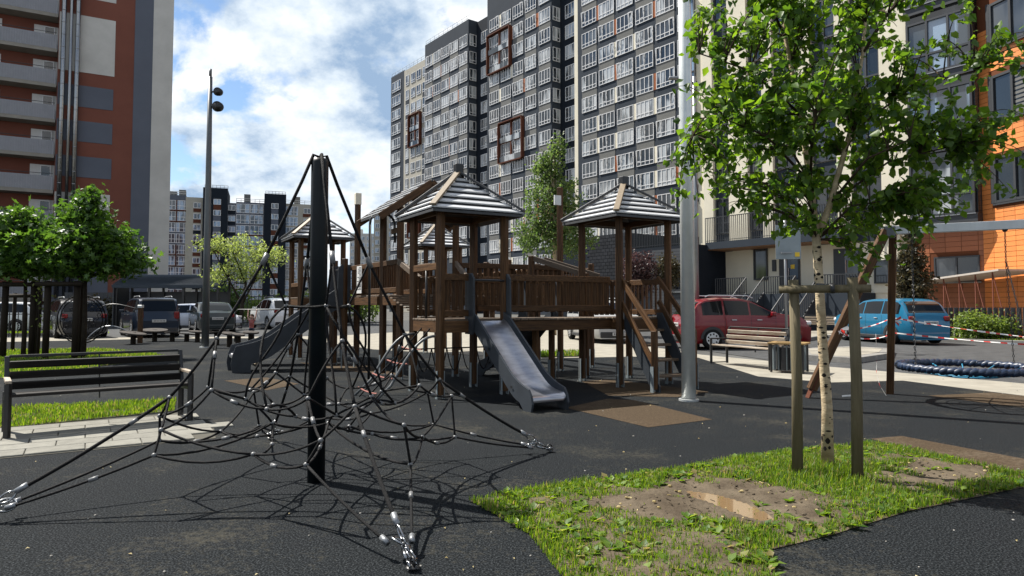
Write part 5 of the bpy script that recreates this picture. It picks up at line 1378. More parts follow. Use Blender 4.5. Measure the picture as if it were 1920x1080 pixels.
blobs = [((2.45, 5.8, 3.25), (1.0, .95, .9), 5), ((1.95, 5.7, 2.95), (.62, .6, .62), 2.6), ((1.66, 5.65, 2.6), (.34, .4, .4), .9), ((3.2, 5.7, 2.95), (.8, .8, .8), 2.8), ((2.9, 5.8, 4.0), (1.05, 1.0, .7), 3.4), ((2.2, 5.8, 4.1), (.9, .8, .6), 2.8), ((3.8, 5.6, 2.7), (.55, .5, .45), 1.2), ((3.1, 5.6, 2.25), (.55, .45, .3), 1.2), ((4.05, 5.5, 3.5), (.4, .4, .5), .5), ((2.2, 5.6, 2.3), (.45, .4, .28), .8), ((2.98, 5.55, 1.8), (.2, .2, .3), .3)]
base_ = [fk[i].lerp(fk[i + 1], t) for fk in (fk1, fk2) for i in range(len(fk) - 1) for t in (0, .33, .66)] + [fk1[-1], fk2[-1]]
limbs = []
m = MB()
for p0, p1_ in ((fk1[1], (1.75, 5.6, 2.9)), (fk1[2], (1.6, 5.75, 3.5)), (fk2[1], (3.6, 5.55, 2.65)), (fk2[2], (3.85, 5.6, 3.3)), (fk1[1], (2.3, 5.1, 2.8)), (fk2[1], (3.0, 5.1, 2.6)), (fk2[0], (3.05, 5.5, 2.2)), (fk1[3], (1.9, 5.6, 4.2)), (fk2[3], (3.6, 5.7, 4.2)), (fk1[1], (2.4, 6.4, 3.0)), (fk2[2], (3.1, 6.4, 3.4)), (fk1[2], (1.5, 5.6, 2.75))):
    e_ = Vector(p1_); md = p0.lerp(e_, .5) + Vector((0, 0, .12)); m.tube([p0, md, e_], [.013, .009, .005], 6); limbs += [p0.lerp(md, .7), md, md.lerp(e_, .5), e_]
m.build('limb', 'branch', bt, True)
pts, m = twig_crown(r, blobs, 500, base_ + limbs, 19, .035)
m.build('twigs', 'branch', bt, True)
me = leaf_mesh('crown', pts, .070, 'leaf_birch', 5, .75, .74, .2); o = bpy.data.objects.new('crown', me); C.objects.link(o); o.parent = bt; o.location = -bt.location
# stakes and ties of the birch
st = thing('tree_stake_frame', 'two round wooden stakes with a crossbar in front of the birch', 'tree stakes', (2.42, 5.3, 0))
for p, z in (((2.24, 5.42), 1.55), ((2.61, 5.22), 1.56)):
    m = MB(); m.tube([(*p, 0), (p[0] + .01, p[1], z * .5), (p[0] - .005 + .0, p[1], z)], [.042, .040, .038], 14); m.build('stake', 'stake_wood', st, True)
m = MB(); m.tube([(2.12, 5.42, 1.475), (2.72, 5.17, 1.475)], .031, 12); m.build('crossbar', 'stake_wood', st, True)
m = MB(); m.tube([(2.45, 5.25, 1.475), (2.475, 5.24, 1.475)], .036, 12); m.tube([(2.46, 5.25, 1.5), (2.55, 5.7, 1.52), (2.62, 5.78, 1.52), (2.66, 5.68, 1.52), (2.5, 5.26, 1.5)], .014, 6); m.build('tie_strap', 'plastic', st, True)
# --- maples on the left
def simple_tree(name, label, loc, blobs, n, size, lm, seed, trunk, tm='bark_dark', clump=.12, per=10, maple=False, nb=60, droop=.25, wide=.72, up=.35, br=.016):
    t = thing(name, label, 'tree', loc); r = np.random.default_rng(seed); l = Vector(loc)
    pts, cl = crown_points(r, [((l.x + b[0][0], l.y + b[0][1], b[0][2]), b[1], b[2]) for b in blobs], n, clump, per)
    me = leaf_mesh('crown', pts, size, lm, seed + 1, droop, wide, up, maple); o = bpy.data.objects.new('crown', me); C.objects.link(o); o.parent = t; o.location = -l
    m = MB(); base = []
    for path, r0, r1 in trunk:
        p = [l + Vector(q) for q in path]; base += p[len(p) // 2:]; k = len(p); m.tube(p, [r0 + (r1 - r0) * i / (k - 1) for i in range(k)], 8)
    tk = m.build('trunk', tm, t, True)
    m = MB(); branches(m, base, cl, r, nb, br, .005); m.build('branches', tm, t)
    return t
mb = [((0, 0, 2.95), (1.15, 1.1, .5), 5), ((-.1, -.2, 3.5), (.6, .55, .3), 1.6), ((-.7, 0, 2.45), (.7, .7, .3), 2), ((.7, -.1, 2.45), (.7, .7, .3), 2), ((.2, -.5, 2.4), (.8, .5, .25), 1.4)]
simple_tree('maple_tree', 'dense round-headed young maple at the far left edge', (-12.55, 17.6, 0), mb, 4600, .16, 'leaf_maple', 91, [([(0, 0, 0), (.02, 0, 1), (0, 0, 2), (0, 0, 3.2)], .06, .03)], clump=.13, maple=True, up=.9, nb=40)
mb2 = [((.05, 0, 2.95), (1.1, 1.05, .48), 5), ((.0, -.1, 3.55), (.6, .55, .3), 1.6), ((.05, 0, 4.05), (.26, .25, .26), .7), ((.85, 0, 2.5), (.85, .7, .28), 2.6), ((-.6, 0, 2.5), (.7, .6, .3), 1.8), ((.2, -.5, 2.4), (.9, .5, .25), 1.4)]
simple_tree('maple_tree', 'pointed young maple with sunlit tip beside the flue pipes', (-10.95, 17.5, 0), mb2, 5400, .16, 'leaf_maple', 92, [([(0, 0, 0), (.02, 0, 1), (0, 0, 2), (0, 0, 3.8)], .07, .03)], clump=.13, maple=True, up=.9, nb=40)
for i, (x, y, lab) in enumerate(((-12.55, 17.6, 'dark tree stakes under the far left maple'), (-11.2, 17.2, 'dark tree stakes with crossbar under the pointed maple'), (-14.3, 20.2, 'thin leaning tree stakes behind the maples'))):
    s_ = thing('tree_stake_frame', lab, 'tree stakes', (x, y, 0)); w_ = .38 if i < 2 else .28; hgt = 1.95 if i < 2 else 1.7
    ps = [(x - w_, y - .2), (x + w_, y - .25), (x + .05, y + .4)]
    for p in ps:
        m = MB(); m.tube([(*p, 0), (p[0] + .03, p[1], hgt)], .075 if i < 2 else .05, 10); m.build('stake', 'stake_dark', s_, True)
    m = MB(); m.tube([(x - w_ - .2, y - .3, hgt - .08), (x + w_ + .2, y - .35, hgt - .08)], .055, 8); m.build('crossbar', 'stake_dark', s_, True)
simple_tree('young_sapling', 'bare thin sapling between the maple stakes', (-12.0, 17.3, 0), [((0, 0, 1.5), (.15, .15, .9), 1)], 60, .08, 'leaf_pale', 93, [([(0, 0, 0), (.03, 0, 1), (0, 0, 2.3)], .025, .012)], nb=8)
# --- pale feathery tree, mid distance
pbs = [((0, 0, 4.6), (1.4, 1.2, .9), 3), ((-1.7, 0, 4.9), (1.0, .8, .45), 1.4), ((1.5, 0, 4.2), (1.3, 1, .55), 2.2), ((-1.4, 0, 3.0), (.9, .8, .5), 1), ((-.2, 0, 3.5), (1.4, 1, .8), 2.2), ((.6, 0, 3.0), (.8, .7, .5), .8)]
simple_tree('ash_tree', 'airy tree with pale yellow-green leaves behind the left lamp post', (-15.9, 40, 0), pbs, 4300, .16, 'leaf_pale', 95, [([(0, 0, 0), (.1, 0, 1.4), (.3, 0, 2.6), (-.4, 0, 4.2)], .12, .05), ([(.1, 0, 1.4), (.7, 0, 2.6), (1.4, 0, 3.9)], .07, .03), ([(.1, 0, 1.4), (-.8, 0, 3), (-1.6, 0, 4.5)], .07, .03)], clump=.16, per=14, wide=.4, droop=.5, nb=110, br=.02)
# --- birch behind the play structure
bb = [((0, 0, 6.0), (1.3, 1.2, 1.5), 4), ((-.3, 0, 7.6), (.7, .7, .8), 1.6), ((.2, 0, 8.5), (.3, .3, .6), .5), ((.5, 0, 4.4), (1.4, 1.2, .9), 3), ((-.9, 0, 4.6), (.9, .9, 1.0), 2)]
simple_tree('birch_tree', 'slender light green birch behind the wooden bridge', (1.9, 31, 0), bb, 9000, .13, 'leaf_back', 96, [([(0, 0, 0), (.05, 0, 3), (0, 0, 6), (0, 0, 8.2)], .12, .03)], tm='birch_bark', clump=.14, per=14, nb=110, br=.016)
# --- dark conical tree by the blue car, purple shrubs, hedges
simple_tree('conical_tree', 'dark bronze conical tree behind the blue hatchback', (17.1, 29.2, 0), [((0, 0, 2.2), (.85, .8, 1.1), 5), ((0, 0, 3.3), (.55, .55, .8), 2.5), ((.05, 0, 4.3), (.25, .25, .5), .8)], 5200, .13, 'leaf_dark', 97, [([(0, 0, 0), (0, 0, 2), (0, 0, 4.5)], .07, .02)], clump=.1, nb=60, droop=.6)
simple_tree('purple_plum_tree', 'dark purple leaved small tree before the black brick annex', (6.9, 37, 0), [((0, 0, 3.3), (1.0, .9, 1.0), 3), ((.1, 0, 2.6), (.9, .8, .7), 2)], 3600, .13, 'leaf_purple', 98, [([(0, 0, 0), (0, 0, 1.5), (0, 0, 3.4)], .08, .03)], nb=60)
simple_tree('copper_tree', 'small olive bronze tree right of the purple one', (8.6, 37.5, 0), [((0, 0, 3.2), (.75, .7, .9), 3)], 2600, .13, 'leaf_dark', 99, [([(0, 0, 0), (0, 0, 1.5), (0, 0, 3.2)], .07, .03)], nb=40)
def shrub(name, label, loc, blobs, n, size, lm, seed, cat='shrub', clump=.12, grp=None):
    t = thing(name, label, cat, loc, grp); r = np.random.default_rng(seed); l = Vector(loc)
    pts, cl = crown_points(r, [((l.x + b[0][0], l.y + b[0][1], b[0][2]), b[1], b[2]) for b in blobs], n, clump, 10); pts[:, 2] = np.abs(pts[:, 2])
    me = leaf_mesh('foliage', pts, size, lm, seed + 1, .1, .7, .6); o = bpy.data.objects.new('foliage', me); C.objects.link(o); o.parent = t; o.location = -l
    m = MB()
    for i in range(12):
        c = Vector(cl[i]); m.tube([l + Vector((r.normal() * .1, r.normal() * .1, 0)), l.lerp(c, .5) + UZ * .1, c], [.02, .014, .006], 5)
    m.build('stems', 'bark_dark', t)
shrub('round_shrub', 'rounded light green hedge shrub in front of the orange wall', (18.1, 26.2, 0), [((-.5, 0, .55), (.75, .5, .5), 2), ((.55, 0, .5), (.75, .5, .45), 2)], 4200, .1, 'leaf_hedge', 201)
for i, (x, y, w, h, lm, lab) in enumerate(((-27.5, 44, 3.0, 1.5, 'leaf_dark', 'dark clipped bush in front of the shelter'), (-19.8, 47, 1.6, 2.2, 'leaf_back', 'dark green bush at the right end of the shelter'),
        (-19.6, 55, 2.2, 1.8, 'leaf_hedge', 'sunlit hedge bush behind the pale tree, leftmost'), (-16.2, 55, 2.2, 2.0, 'leaf_hedge', 'sunlit hedge bush behind the white estate car'), (-13.0, 55, 2.4, 2.0, 'leaf_hedge', 'sunlit hedge bush just left of the far play tower'))):
    shrub('hedge_bush', lab, (x, y, 0), [((0, 0, h * .55), (w, 1.0, h * .6), 3)], 2600, .22, lm, 210 + i, clump=.2, grp='bushes along the far edge')

# ================================================================== SMALL STREET FURNITURE
# slat roof shelter
sh = thing('bin_shelter', 'low shelter with curved grey slatted roof behind the parked cars', 'shelter', (-21.5, 42, 0))
for i in range(13):
    a = i / 12 * 1.45; y = 41.6 + 1.6 * math.sin(a) ; z = 2.5 + .75 * (math.sin(a))
    piece('roof_slat', 'roof_metal', sh, (-24.4, y, z), (-17.9, y, z), .2, .03, up=(0, -math.sin(1.2 - a), math.cos(1.2 - a)))
for x in (-24.2, -22.2, -20.1, -18.0):
    piece('post', 'black_metal', sh, (x, 41.8, 0), (x, 41.8, 2.5), .14, .14); piece('post', 'black_metal', sh, (x, 43.5, 0), (x, 43.5, 3.1), .12, .12)
m = MB(); m.box((-21.2, 43.6, 1.1), (6.4, .08, 2.2)); m.build('back_wall', 'frame_dark', sh); m = MB(); m.prism([(41.6, 0), (43.3, 0), (43.3, 3.2), (42.6, 3.0), (41.9, 2.7), (41.6, 2.42)], (-24.3, 0, 0), (0, 1, 0), (0, 0, 1), (1, 0, 0), .06); m.build('side_wall', 'frame_dark', sh); m = MB(); m.add([(-24.4, 41.65, 2.38), (-17.9, 41.65, 2.38), (-17.9, 42.5, 2.86), (-24.4, 42.5, 2.86), (-17.9, 43.3, 3.1), (-24.4, 43.3, 3.1)], [(0, 1, 2, 3), (3, 2, 4, 5)]); m.build('roof_lining', 'frame_dark', sh)
# picket fences
def fence(label, p0, p1, h, n, m_='black_metal', grp=None, board=False):
    f = thing('metal_fence' if not board else 'board_fence', label, 'fence', (*p0, 0), grp); p0 = Vector((*p0, 0)); p1 = Vector((*p1, 0))
    if not board:
        for z in (h - .08, .15): piece('fence_rail', m_, f, p0 + UZ * z, p1 + UZ * z, .04, .04)
    for i in range(n + 1):
        q = p0.lerp(p1, i / n); piece('fence_bar' if not board else 'fence_board', m_, f, q, q + UZ * h, .03 if not board else (p1 - p0).length / n * .93, .03)
fence('low black metal fence at the far left by the parked white car', (-27, 27.9), (-19.2, 28.9), 1.05, 46)
fence('black metal fence behind the dark green saloon', (-19, 46.5), (-9, 46.5), 2.0, 40)
fence('dark board fence behind the round hedge shrub', (17.3, 27.3), (19.6, 25.5), 1.25, 16, 'siding', board=True)
fence('long dark board fence under the slatted shelter', (-30, 46), (-19.5, 46), 2.2, 40, 'frame_dark', board=True)
# traffic sign seen from behind
sg = thing('road_sign', 'back of a grey road sign with a yellow sticker on a thin pole', 'sign', (7.63, 19, 0))
m = MB(); m.tube([(7.62, 19, 0), (7.62, 19, 3.75)], .035, 10); m.build('pole', 'alu', sg, True)
m = MB(); m.box((7.68, 18.93, 3.1), (.66, .02, .95), Matrix.Rotation(R(-12), 3, 'Z'), .004); m.build('sign_plate', 'sign_back', sg)
for z in (2.8, 3.4): m = MB(); m.box((7.62, 18.90, z), (.3, .05, .04)); m.build('bracket', 'alu', sg)
m = MB(); m.box((7.90, 18.86, 2.75), (.12, .012, .12), Matrix.Rotation(R(-12), 3, 'Z')); m.build('sticker', 'yellow', sg)
# balance course: round stepping pads, T tables, curved bars
pads = [(252, 645, .40, .42), (292, 640, .44, .44), (325, 640, .36, .26), (352, 640, .30, .28), (372, 641, .40, .3), (408, 646, .45, .36), (432, 650, .45, .24), (448, 653, .45, .2), (472, 651, .5, .24)]
ordn = ['first', 'second', 'third', 'fourth', 'fifth', 'sixth', 'seventh', 'eighth', 'ninth']
for i, (u, v, z, rad) in enumerate(pads):
    y = 1728 / (v - 572); x = (u - 960) / 1280 * y
    t = thing('stepping_pad', 'round stepping pad on a dark post, %s from the left in the balance course' % ordn[i], 'stepping pad', (x, y, 0), 'stepping pads of the balance course')
    m = MB(); m.lathe((x, y, 0), [(.085, 0), (.085, z)], 12); m.build('post', 'stake_dark', t, True)
    m = MB(); m.lathe((0, 0, 0), [(0, -.05), (rad, -.05), (rad + .01, -.02), (rad, .0), (0, .0)], 18); me = m.mesh('pad', 'pad_top'); inst('pad', me, t, (x, y, z), rot=(R(random.uniform(-7, 7)), R(random.uniform(-9, 9)), 0))
cb = thing('balance_bars', 'pair of curved black handrails joined to a wooden post', 'balance bars', (-13.3, 24.4, 0))
piece('post', 'wood_brown', cb, (-13.2, 24.3, 0), (-13.2, 24.3, 1.25), .13, .13); m = MB(); m.box((-13.2, 24.3, 1.3), (.16, .16, .1), None, .01); m.build('post_cap', 'galv', cb)
m = MB(); m.tube(bez((-14.6, 24.2, 1.25), (-14.2, 24.2, 1.5), (-13.8, 24.2, 1.35), (-13.25, 24.25, 1.2), 12), .022, 6); m.build('curved_bar', 'black_metal', cb, True)
m = MB(); m.tube(bez((-14.8, 23.9, .2), (-14.3, 23.9, .75), (-13.9, 23.9, .75), (-13.3, 24.2, .25), 12), .026, 6); m.build('curved_bar', 'alu', cb, True)
# horizontal bar and child holding it
hb_ = thing('horizontal_bar', 'thin dark horizontal bar between two uprights before the white estate car', 'exercise bar', (-9.3, 25.2, 0))
m = MB(); m.tube([(-10.2, 25.2, 0), (-10.2, 25.2, 1.08), (-10.1, 25.2, 1.18), (-7.4, 25.2, 1.18), (-7.3, 25.2, 1.08), (-7.3, 25.2, 0)], .025, 8); m.build('bar', 'black_metal', hb_, True)
ch = thing('person', 'small child in a reddish top and dark trousers holding the bar with raised arms', 'person', (-9.55, 25.1, 0))
def skinned(name, verts, edges, rad, m_, parent, sub=1):
    me = bpy.data.meshes.new(name); me.from_pydata([tuple(Vector(v) - wloc(parent)) for v in verts], edges, [])
    o = bpy.data.objects.new(name, me); C.objects.link(o); o.parent = parent
    o.modifiers.new('skin', 'SKIN'); s = o.modifiers.new('sub', 'SUBSURF'); s.levels = sub; s.render_levels = sub
    if not me.skin_vertices: me.attributes
    for i, rd in enumerate(rad): me.skin_vertices[0].data[i].radius = (rd, rd)
    me.skin_vertices[0].data[0].use_root = True
    me.materials.append(MATS[m_]); return o
def human(root, base, h, top_m, leg_m, arms):
    x, y = base; s = h / 1.0
    P = lambda dx, dy, z: (x + dx * s, y + dy * s, z * s)
    m = MB()
    # one continuous lathe-limbed body built from overlapping tapered tubes, then remeshed
    def lim(pts, rs): m.tube([P(*p) for p in pts], [q * s for q in rs], 10)
    lim([(0, 0, .46), (0, 0, .56), (0, -.01, .68), (0, 0, .76), (0, 0, .82)], [.085, .08, .088, .075, .035])
    for k in (-1, 1):
        lim([(k * .05, 0, .48), (k * .06, .0, .26), (k * .065, .01, .05)], [.058, .045, .032]); lim([(k * .065, .02, .025), (k * .07, -.09, .02)], [.03, .024])
        a = arms[k]; lim([(k * .085, 0, .745), a[0], a[1]], [.032, .026, .02]); hand = Vector(a[1])
        for f in range(4): lim([tuple(hand + Vector((-.018 + f * .012, 0, .0))), tuple(hand + Vector((-.018 + f * .012, -.012, .035 - abs(f - 1.5) * .004))), tuple(hand + Vector((-.018 + f * .012, .012, .045)))], [.007, .007, .005])
        lim([tuple(hand + Vector((.02 * -k, 0, .0))), tuple(hand + Vector((.03 * -k, -.01, .025)))], [.008, .006])
    m.ball(P(0, 0, .9), .078 * s, 14, 10, (.9, 1, 1.15))
    me_o = m.build('body', [top_m], root, True)
    rm = me_o.modifiers.new('remesh', 'REMESH'); rm.mode = 'VOXEL'; rm.voxel_size = .012 * s; rm.use_smooth_shade = True
    me_o.data.materials.clear()
    # clothing and skin by height on the one body
    mt = bpy.data.materials.new('body_colours'); mt.use_nodes = True; N = mt.node_tree.nodes; L = mt.node_tree.links
    g = N.new('ShaderNodeTexCoord'); sp = N.new('ShaderNodeSeparateXYZ'); L.new(g.outputs['Object'], sp.inputs[0]); mr = N.new('ShaderNodeMapRange'); mr.inputs['From Max'].default_value = 1.2 * s; L.new(sp.outputs['Z'], mr.inputs[0])
    cr = N.new('ShaderNodeValToRGB'); cr.color_ramp.interpolation = 'CONSTANT'; e = cr.color_ramp.elements
    e[0].position = 0; e[0].color = (.03, .03, .035, 1); e[1].position = .04; e[1].color = (.015, .02, .04, 1)
    for ps, cl_ in ((.42, (.25, .06, .05, 1)), (.67, (.42, .25, .19, 1))): q = e.new(ps); q.color = cl_
    L.new(mr.outputs[0], cr.inputs[0]); L.new(cr.outputs[0], N['Principled BSDF'].inputs['Base Color']); me_o.data.materials.append(mt)
    hr_ = MB(); hr_.ball(P(0, .012, .925), .082 * s, 14, 8, (.92, 1, 1.0)); hr_.build('hair', 'hair', root, True)
human(ch, (-9.55, 25.1), 1.02, 'skin', 'skin', {-1: [(-.14, -.01, .9), (-.15, .06, 1.11)], 1: [(.14, -.01, .9), (.15, .06, 1.11)]})
# ornamental iron circle sculpture behind the stakes
ir = thing('iron_sculpture', 'black wrought iron round scrollwork sculpture behind the maple stakes', 'sculpture', (-12.1, 19.3, 0)); c = Vector((-12.15, 19.3, .95))
m = MB(); ring(m, c, (0, 1, .0), .68, .018, 36); ring(m, c, (0, 1, 0), .60, .014, 36); m.build('ring', 'black_iron', ir, True)
m = MB(); rr = random.Random(9)
for i in range(26):
    a = i / 26 * 6.28; rad = rr.uniform(.25, .62); p = c + Vector((math.cos(a) * rad, 0, math.sin(a) * rad)); sgn = rr.choice((-1, 1)); sz = rr.uniform(.06, .11)
    m.tube([p + Vector((math.cos(t * 1.1 * sgn + a) * sz * (1 - t / 9), rr.uniform(-.01, .01), math.sin(t * 1.1 * sgn + a) * sz * (1 - t / 9))) for t in range(8)], .009, 5)
m.build('scrollwork', 'black_iron', ir, True)
m = MB(); m.tube([(-12.1, 19.3, 0), (-12.1, 19.3, .25)], .06, 10); m.build('stand', 'black_iron', ir, True); m = MB(); m.tube([(-12.1, 19.3, 1.6), (-12.1, 19.3, 1.98), (-12.1, 19.3, 2.03)], [.02, .02, .05], 8); m.build('finial', 'black_iron', ir, True); m = MB(); m.tube(bez((-12.7, 19.2, .55), (-12.4, 19.2, .3), (-11.8, 19.2, .3), (-11.5, 19.2, .55)), .02, 6); m.build('arc', 'black_iron', ir, True)
# balcony plants
shrub('balcony_plants', 'leafy balcony plants with red flowers behind the long balcony railing', tuple(RB.p(9.3, 5.6, 1.4)), [((0, 0, 6.0), (.9, .3, .3), 2)], 700, .14, 'leaf_back', 301, 'plant', .1)

# ================================================================== CARS
def car(label, loc, yaw, L, Wd, Hh, paint, style, rim='rim', group=None, name='parked_car'):
    """local x: rear(-) to front(+), y left, z up; yaw turns it"""
    root = thing(name, label, 'car', (loc[0], loc[1], 0), group); root.rotation_euler = (0, 0, yaw)
    hw = Wd / 2; wr = .315 if Hh < 1.62 else .35
    if style == 'sedan':  xs = [-.5, -.485, -.40, -.34, -.24, -.16, 0, .10, .20, .30, .42, .48, .5]; top = [.50, .64, .68, .70, .88, .985, 1.0, .97, .82, .66, .60, .50, .38]
    elif style == 'hatch': xs = [-.5, -.49, -.46, -.42, -.36, -.25, -.05, .08, .2, .3, .42, .48, .5]; top = [.42, .62, .68, .86, .97, 1.0, 1.0, .97, .8, .68, .60, .5, .36]
    elif style == 'suv': xs = [-.5, -.49, -.465, -.40, -.34, -.2, -.05, .03, .16, .24, .40, .47, .5]; top = [.42, .6, .66, .89, .965, 1.0, .985, .94, .76, .69, .63, .52, .36]
    else: xs = [-.5, -.495, -.48, -.45, -.42, -.25, 0, .14, .24, .33, .42, .48, .5]; top = [.42, .6, .66, .93, .98, 1.0, 1.0, .96, .8, .68, .6, .5, .36]
    belt = {'sedan': .645, 'hatch': .64, 'suv': .64, 'van': .62}[style]; zb = .16
    NX = 40; X = [(-.5 + i / NX) for i in range(NX + 1)]
    def tp(x): return float(np.interp(x, xs, top)) * Hh
    def bl(x): return min(belt * Hh, tp(x) - .02)
    def wdt(x): return hw * (1 - .16 * max(0, (abs(x) - .36) / .14) ** 2)
    def rw(x): t = max(0, (tp(x) - bl(x)) / (Hh * (1 - belt) + 1e-6)); return wdt(x) * (1 - .2 * min(1, t)) - .01
    prof = lambda x: [(wdt(x) * .86, zb), (wdt(x) * .97, zb + .12), (wdt(x), .42 * Hh), (wdt(x) * .985, bl(x)), (rw(x), tp(x) - .035 * min(1, (tp(x) - bl(x)) * 6 + .3)), (rw(x) * .8, tp(x)), (0, tp(x) + .012)]
    vs = []; fs = []; k = 13
    for x in X:
        p = prof(x); ring_ = [(y, z) for y, z in p] + [(-y, z) for y, z in p[-2::-1]]
        vs += [(x * L, y, z) for y, z in ring_]
    for i in range(NX):
        for j in range(k - 1): fs.append((i * k + j, i * k + j + 1, (i + 1) * k + j + 1, (i + 1) * k + j))
        fs.append((i * k + k - 1, i * k, (i + 1) * k, (i + 1) * k + k - 1))
    fs.append(tuple(range(k))); fs.append(tuple(NX * k + j for j in range(k))[::-1])
    def loc_obj(m, nm, mt, par=root, sm=False):
        me = m.mesh(nm, mt, sm); o = bpy.data.objects.new(nm, me); C.objects.link(o); o.parent = par; return o
    m = MB(); m.add(vs, fs); bo = loc_obj(m, 'body', 'paint_' + paint, sm=True)
    ed = bo.modifiers.new('edge', 'EDGE_SPLIT'); ed.split_angle = R(38)
    # glass panels that follow the body surface
    def surf(x, q):   # q 0 at belt, 1 at roof edge
        a = Vector((x * L, wdt(x) * .985, bl(x))); p = prof(x)[4]; b = Vector((x * L, p[0], p[1])); return a.lerp(b, q)
    wf = {'sedan': [(-.27, .0), (.015, .21)], 'hatch': [(-.40, -.2), (-.185, .03), (.045, .235)], 'suv': [(-.375, -.215), (-.2, -.01), (.005, .165)], 'van': [(-.455, -.2), (-.185, .06), (.075, .26)]}[style]
    for s in (-1, 1):
        for x0, x1 in wf:
            n = 10; V = []; Fc = []
            for i in range(n + 1):
                x = x0 + (x1 - x0) * i / n
                for q in (.06, .9): p = surf(x, q); V.append((p.x, s * (p.y + .006), p.z))
            for i in range(n): Fc.append((2 * i, 2 * i + 2, 2 * i + 3, 2 * i + 1)[::s])
            ok = [f for f in Fc if V[f[1]][2] - V[f[0]][2] or True]
            m = MB(); m.add(V, ok); loc_obj(m, 'side_window', 'car_glass')
    def hood_glass(x0, x1, nm):
        n = 8; V = []; Fc = []
        for i in range(n + 1):
            x = x0 + (x1 - x0) * i / n; y = rw(x) * .86; z = tp(x); V += [(x * L, -y, z + .012), (x * L, 0, z + .022), (x * L, y, z + .012)]
        for i in range(n): Fc += [(3 * i, 3 * i + 3, 3 * i + 4, 3 * i + 1), (3 * i + 1, 3 * i + 4, 3 * i + 5, 3 * i + 2)]
        off = -.012 if nm == 'rear_window' else .012
        V = [(a + off, b, c_) for a, b, c_ in V]; m = MB(); m.add(V, Fc); loc_obj(m, nm, 'car_glass')
    fr = {'sedan': (.115, .27), 'hatch': (.09, .275), 'suv': (.045, .2), 'van': (.15, .31)}[style]; hood_glass(*fr, 'windscreen')
    rr_ = {'sedan': (-.33, -.185), 'hatch': (-.462, -.385), 'suv': (-.465, -.385), 'van': (-.481, -.435)}[style]; hood_glass(*rr_, 'rear_window')
    # wheels
    wb = {'sedan': (-.29, .31), 'hatch': (-.31, .315), 'suv': (-.3, .31), 'van': (-.31, .33)}[style]
    for x in wb:
        for s in (-1, 1):
            c = Vector((x * L, s * (hw - .09), wr)); ax = Vector((0, 1, 0))
            m = MB(); m.tube([c - ax * .1, c - ax * .085, c + ax * .085, c + ax * .1], [wr - .03, wr, wr, wr - .03], 24); wh = loc_obj(m, 'wheel', 'tyre', sm=True)
            m = MB(); q = c + ax * s * .101; m.tube([q - ax * s * .01, q + ax * s * .004], [wr * .68, wr * .64], 22)
            ro = loc_obj(m, 'rim', rim, wh)
            m = MB()
            for i in range(9):
                a = i / 9 * 6.283; m.box(q + Vector((math.cos(a) * wr * .47, s * .006, math.sin(a) * wr * .47)), (wr * .16, .006, wr * .16), Matrix.Rotation(-a, 3, 'Y'))
            loc_obj(m, 'rim_hole', 'tyre', wh)
            m = MB(); arc = [(math.cos(a), math.sin(a)) for a in [math.pi * i / 12 for i in range(13)]]
            V = []; 
            for cx, cz in arc: V += [(c.x + cx * (wr + .065), s * (wdt(x) + .004), max(.17, c.z + cz * (wr + .065))), (c.x + cx * wr * .9, s * (wdt(x) + .006), max(.17, c.z + cz * wr * .9))]
            m.add(V, [(2 * i, 2 * i + 1, 2 * i + 3, 2 * i + 2) for i in range(12)]); loc_obj(m, 'wheel_arch', 'plastic')
    # lights, bumpers, plates, mirrors, handles
    for s in (-1, 1):
        zt = .56 * Hh; m = MB(); x = -.488
        m.box((x * L, s * wdt(x) * .86, zt), (.12, .2, .17 if style != 'van' else .3), Matrix.Rotation(R(8) * s, 3, 'Z'), .03); loc_obj(m, 'tail_light', 'lamp_red')
        m = MB(); m.box((.468 * L, s * wdt(.468) * .8, .5 * Hh), (.22, .34, .14), Matrix.Rotation(R(-16) * s, 3, 'Z'), .04); loc_obj(m, 'headlight', 'lamp_clear')
        m = MB(); m.box((.17 * L, s * (hw + .09), belt * Hh + .06), (.12, .2, .14), None, .03); loc_obj(m, 'mirror', 'paint_' + paint)
        for xd in (-.13, .07): m = MB(); m.box((xd * L, s * (wdt(xd) + .012), .565 * Hh), (.16, .03, .03), None, .008); loc_obj(m, 'door_handle', 'rim' if style != 'van' else 'plastic')
        for xd in (-.2, .005, .2):
            m = MB(); V = [(xd * L + dx_, s * (y + .003), z) for y, z in prof(xd)[1:4] for dx_ in (-.005, .005)]; m.add(V, [(0, 1, 3, 2), (2, 3, 5, 4)]); loc_obj(m, 'door_gap', 'plastic')
        m = MB(); m.box((0, s * (hw * .985), .24), (.46 * L, .03, .1), None, .01); loc_obj(m, 'sill_trim', 'plastic')
    m = MB(); m.box((-.497 * L, 0, .31), (.1, Wd * .8, .2), None, .03); loc_obj(m, 'rear_bumper', 'plastic' if style in ('suv', 'van') else 'paint_' + paint)
    m = MB(); m.box((.494 * L, 0, .3), (.1, Wd * .78, .22), None, .03); loc_obj(m, 'front_bumper', 'plastic')
    zp = .47 * Hh if style != 'van' else .42 * Hh
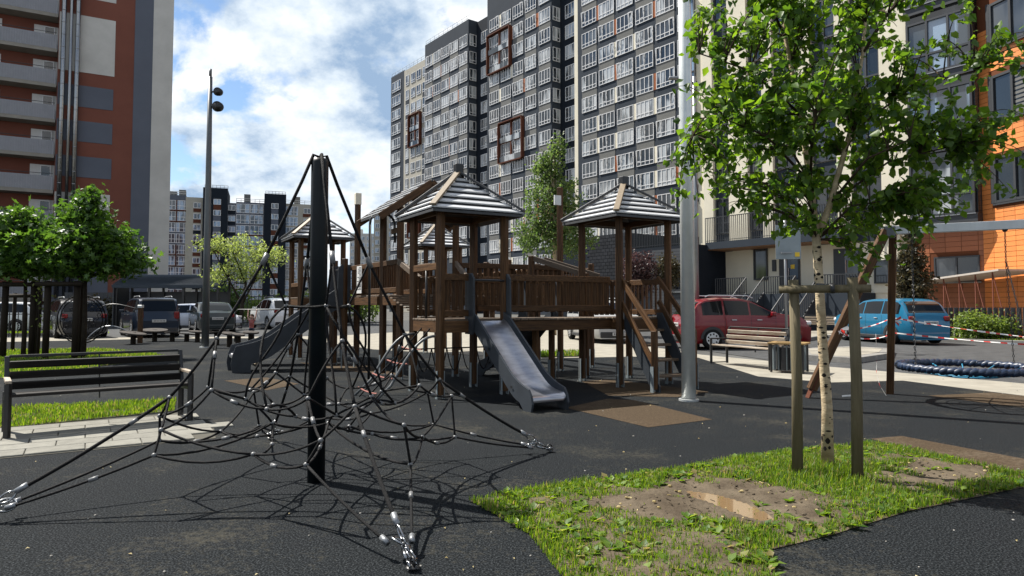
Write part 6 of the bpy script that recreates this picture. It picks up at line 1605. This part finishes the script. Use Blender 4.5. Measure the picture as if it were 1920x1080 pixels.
    for xx, sg_ in ((-.512, -1), (.512, 1)):
        z_ = (zp if sg_ < 0 else .33); m = MB(); m.box((xx * L, 0, z_), (.02, .52, .115), None, .003); pl = loc_obj(m, 'number_plate', 'plate')
        m = MB(); rq = random.Random(int(L * 1000) + sg_)
        for i in range(8): m.box((xx * L + sg_ * .012, -.2 + i * .055, z_), (.003, rq.uniform(.02, .035), .06)); 
        loc_obj(m, 'plate_characters', 'ink', pl)
    if style in ('suv', 'van'):
        for s in (-1, 1): m = MB(); m.tube([(-.33 * L, s * hw * .68, Hh + .02), (-.30 * L, s * hw * .68, Hh + .07), (.0, s * hw * .68, Hh + .06), (.05 * L, s * hw * .66, Hh - .01)], .02, 6); loc_obj(m, 'roof_rail', 'rim')
    return root
car('dark red SUV parked side-on behind the worn bench', (7.25, 21.9), math.atan2(.098, .995), 4.05, 1.78, 1.58, 'red', 'suv')
car('bright blue hatchback parked with its rear to the right', (13.95, 25.4), math.atan2(.99, -.14), 4.25, 1.78, 1.58, 'blue', 'hatch')
car('navy blue van parked rear-on by the curved bars', (-15.9, 30.0), R(127), 4.4, 1.8, 1.66, 'navy', 'van')
car('silver saloon parked side-on between the van and the dark green saloon', (-16.9, 36.5), R(2), 4.4, 1.72, 1.42, 'silver', 'sedan')
car('dark green saloon parked rear-on beside the slim lamp post', (-15.2, 34.6), R(121), 4.35, 1.75, 1.5, 'green', 'sedan')
car('white estate SUV parked rear-on behind the horizontal bar', (-13.9, 40.2), R(127), 4.5, 1.85, 1.75, 'white', 'suv')
car('black SUV parked rear-on behind the maple stakes', (-18.9, 29.6), R(131), 4.5, 1.85, 1.62, 'black', 'suv')
car('white hatchback parked side-on at the far left edge', (-25.4, 33.8), R(186), 4.3, 1.75, 1.5, 'white', 'hatch')
car('light grey car seen under the bridge with its dark bumper', (3.4, 26.2), R(-80), 4.3, 1.78, 1.55, 'grey', 'suv')
car('dark car parked beyond the white estate SUV', (-13.4, 47.5), R(5), 4.5, 1.8, 1.6, 'black', 'suv')
# hedge fence and far tree line to close the view between the blocks
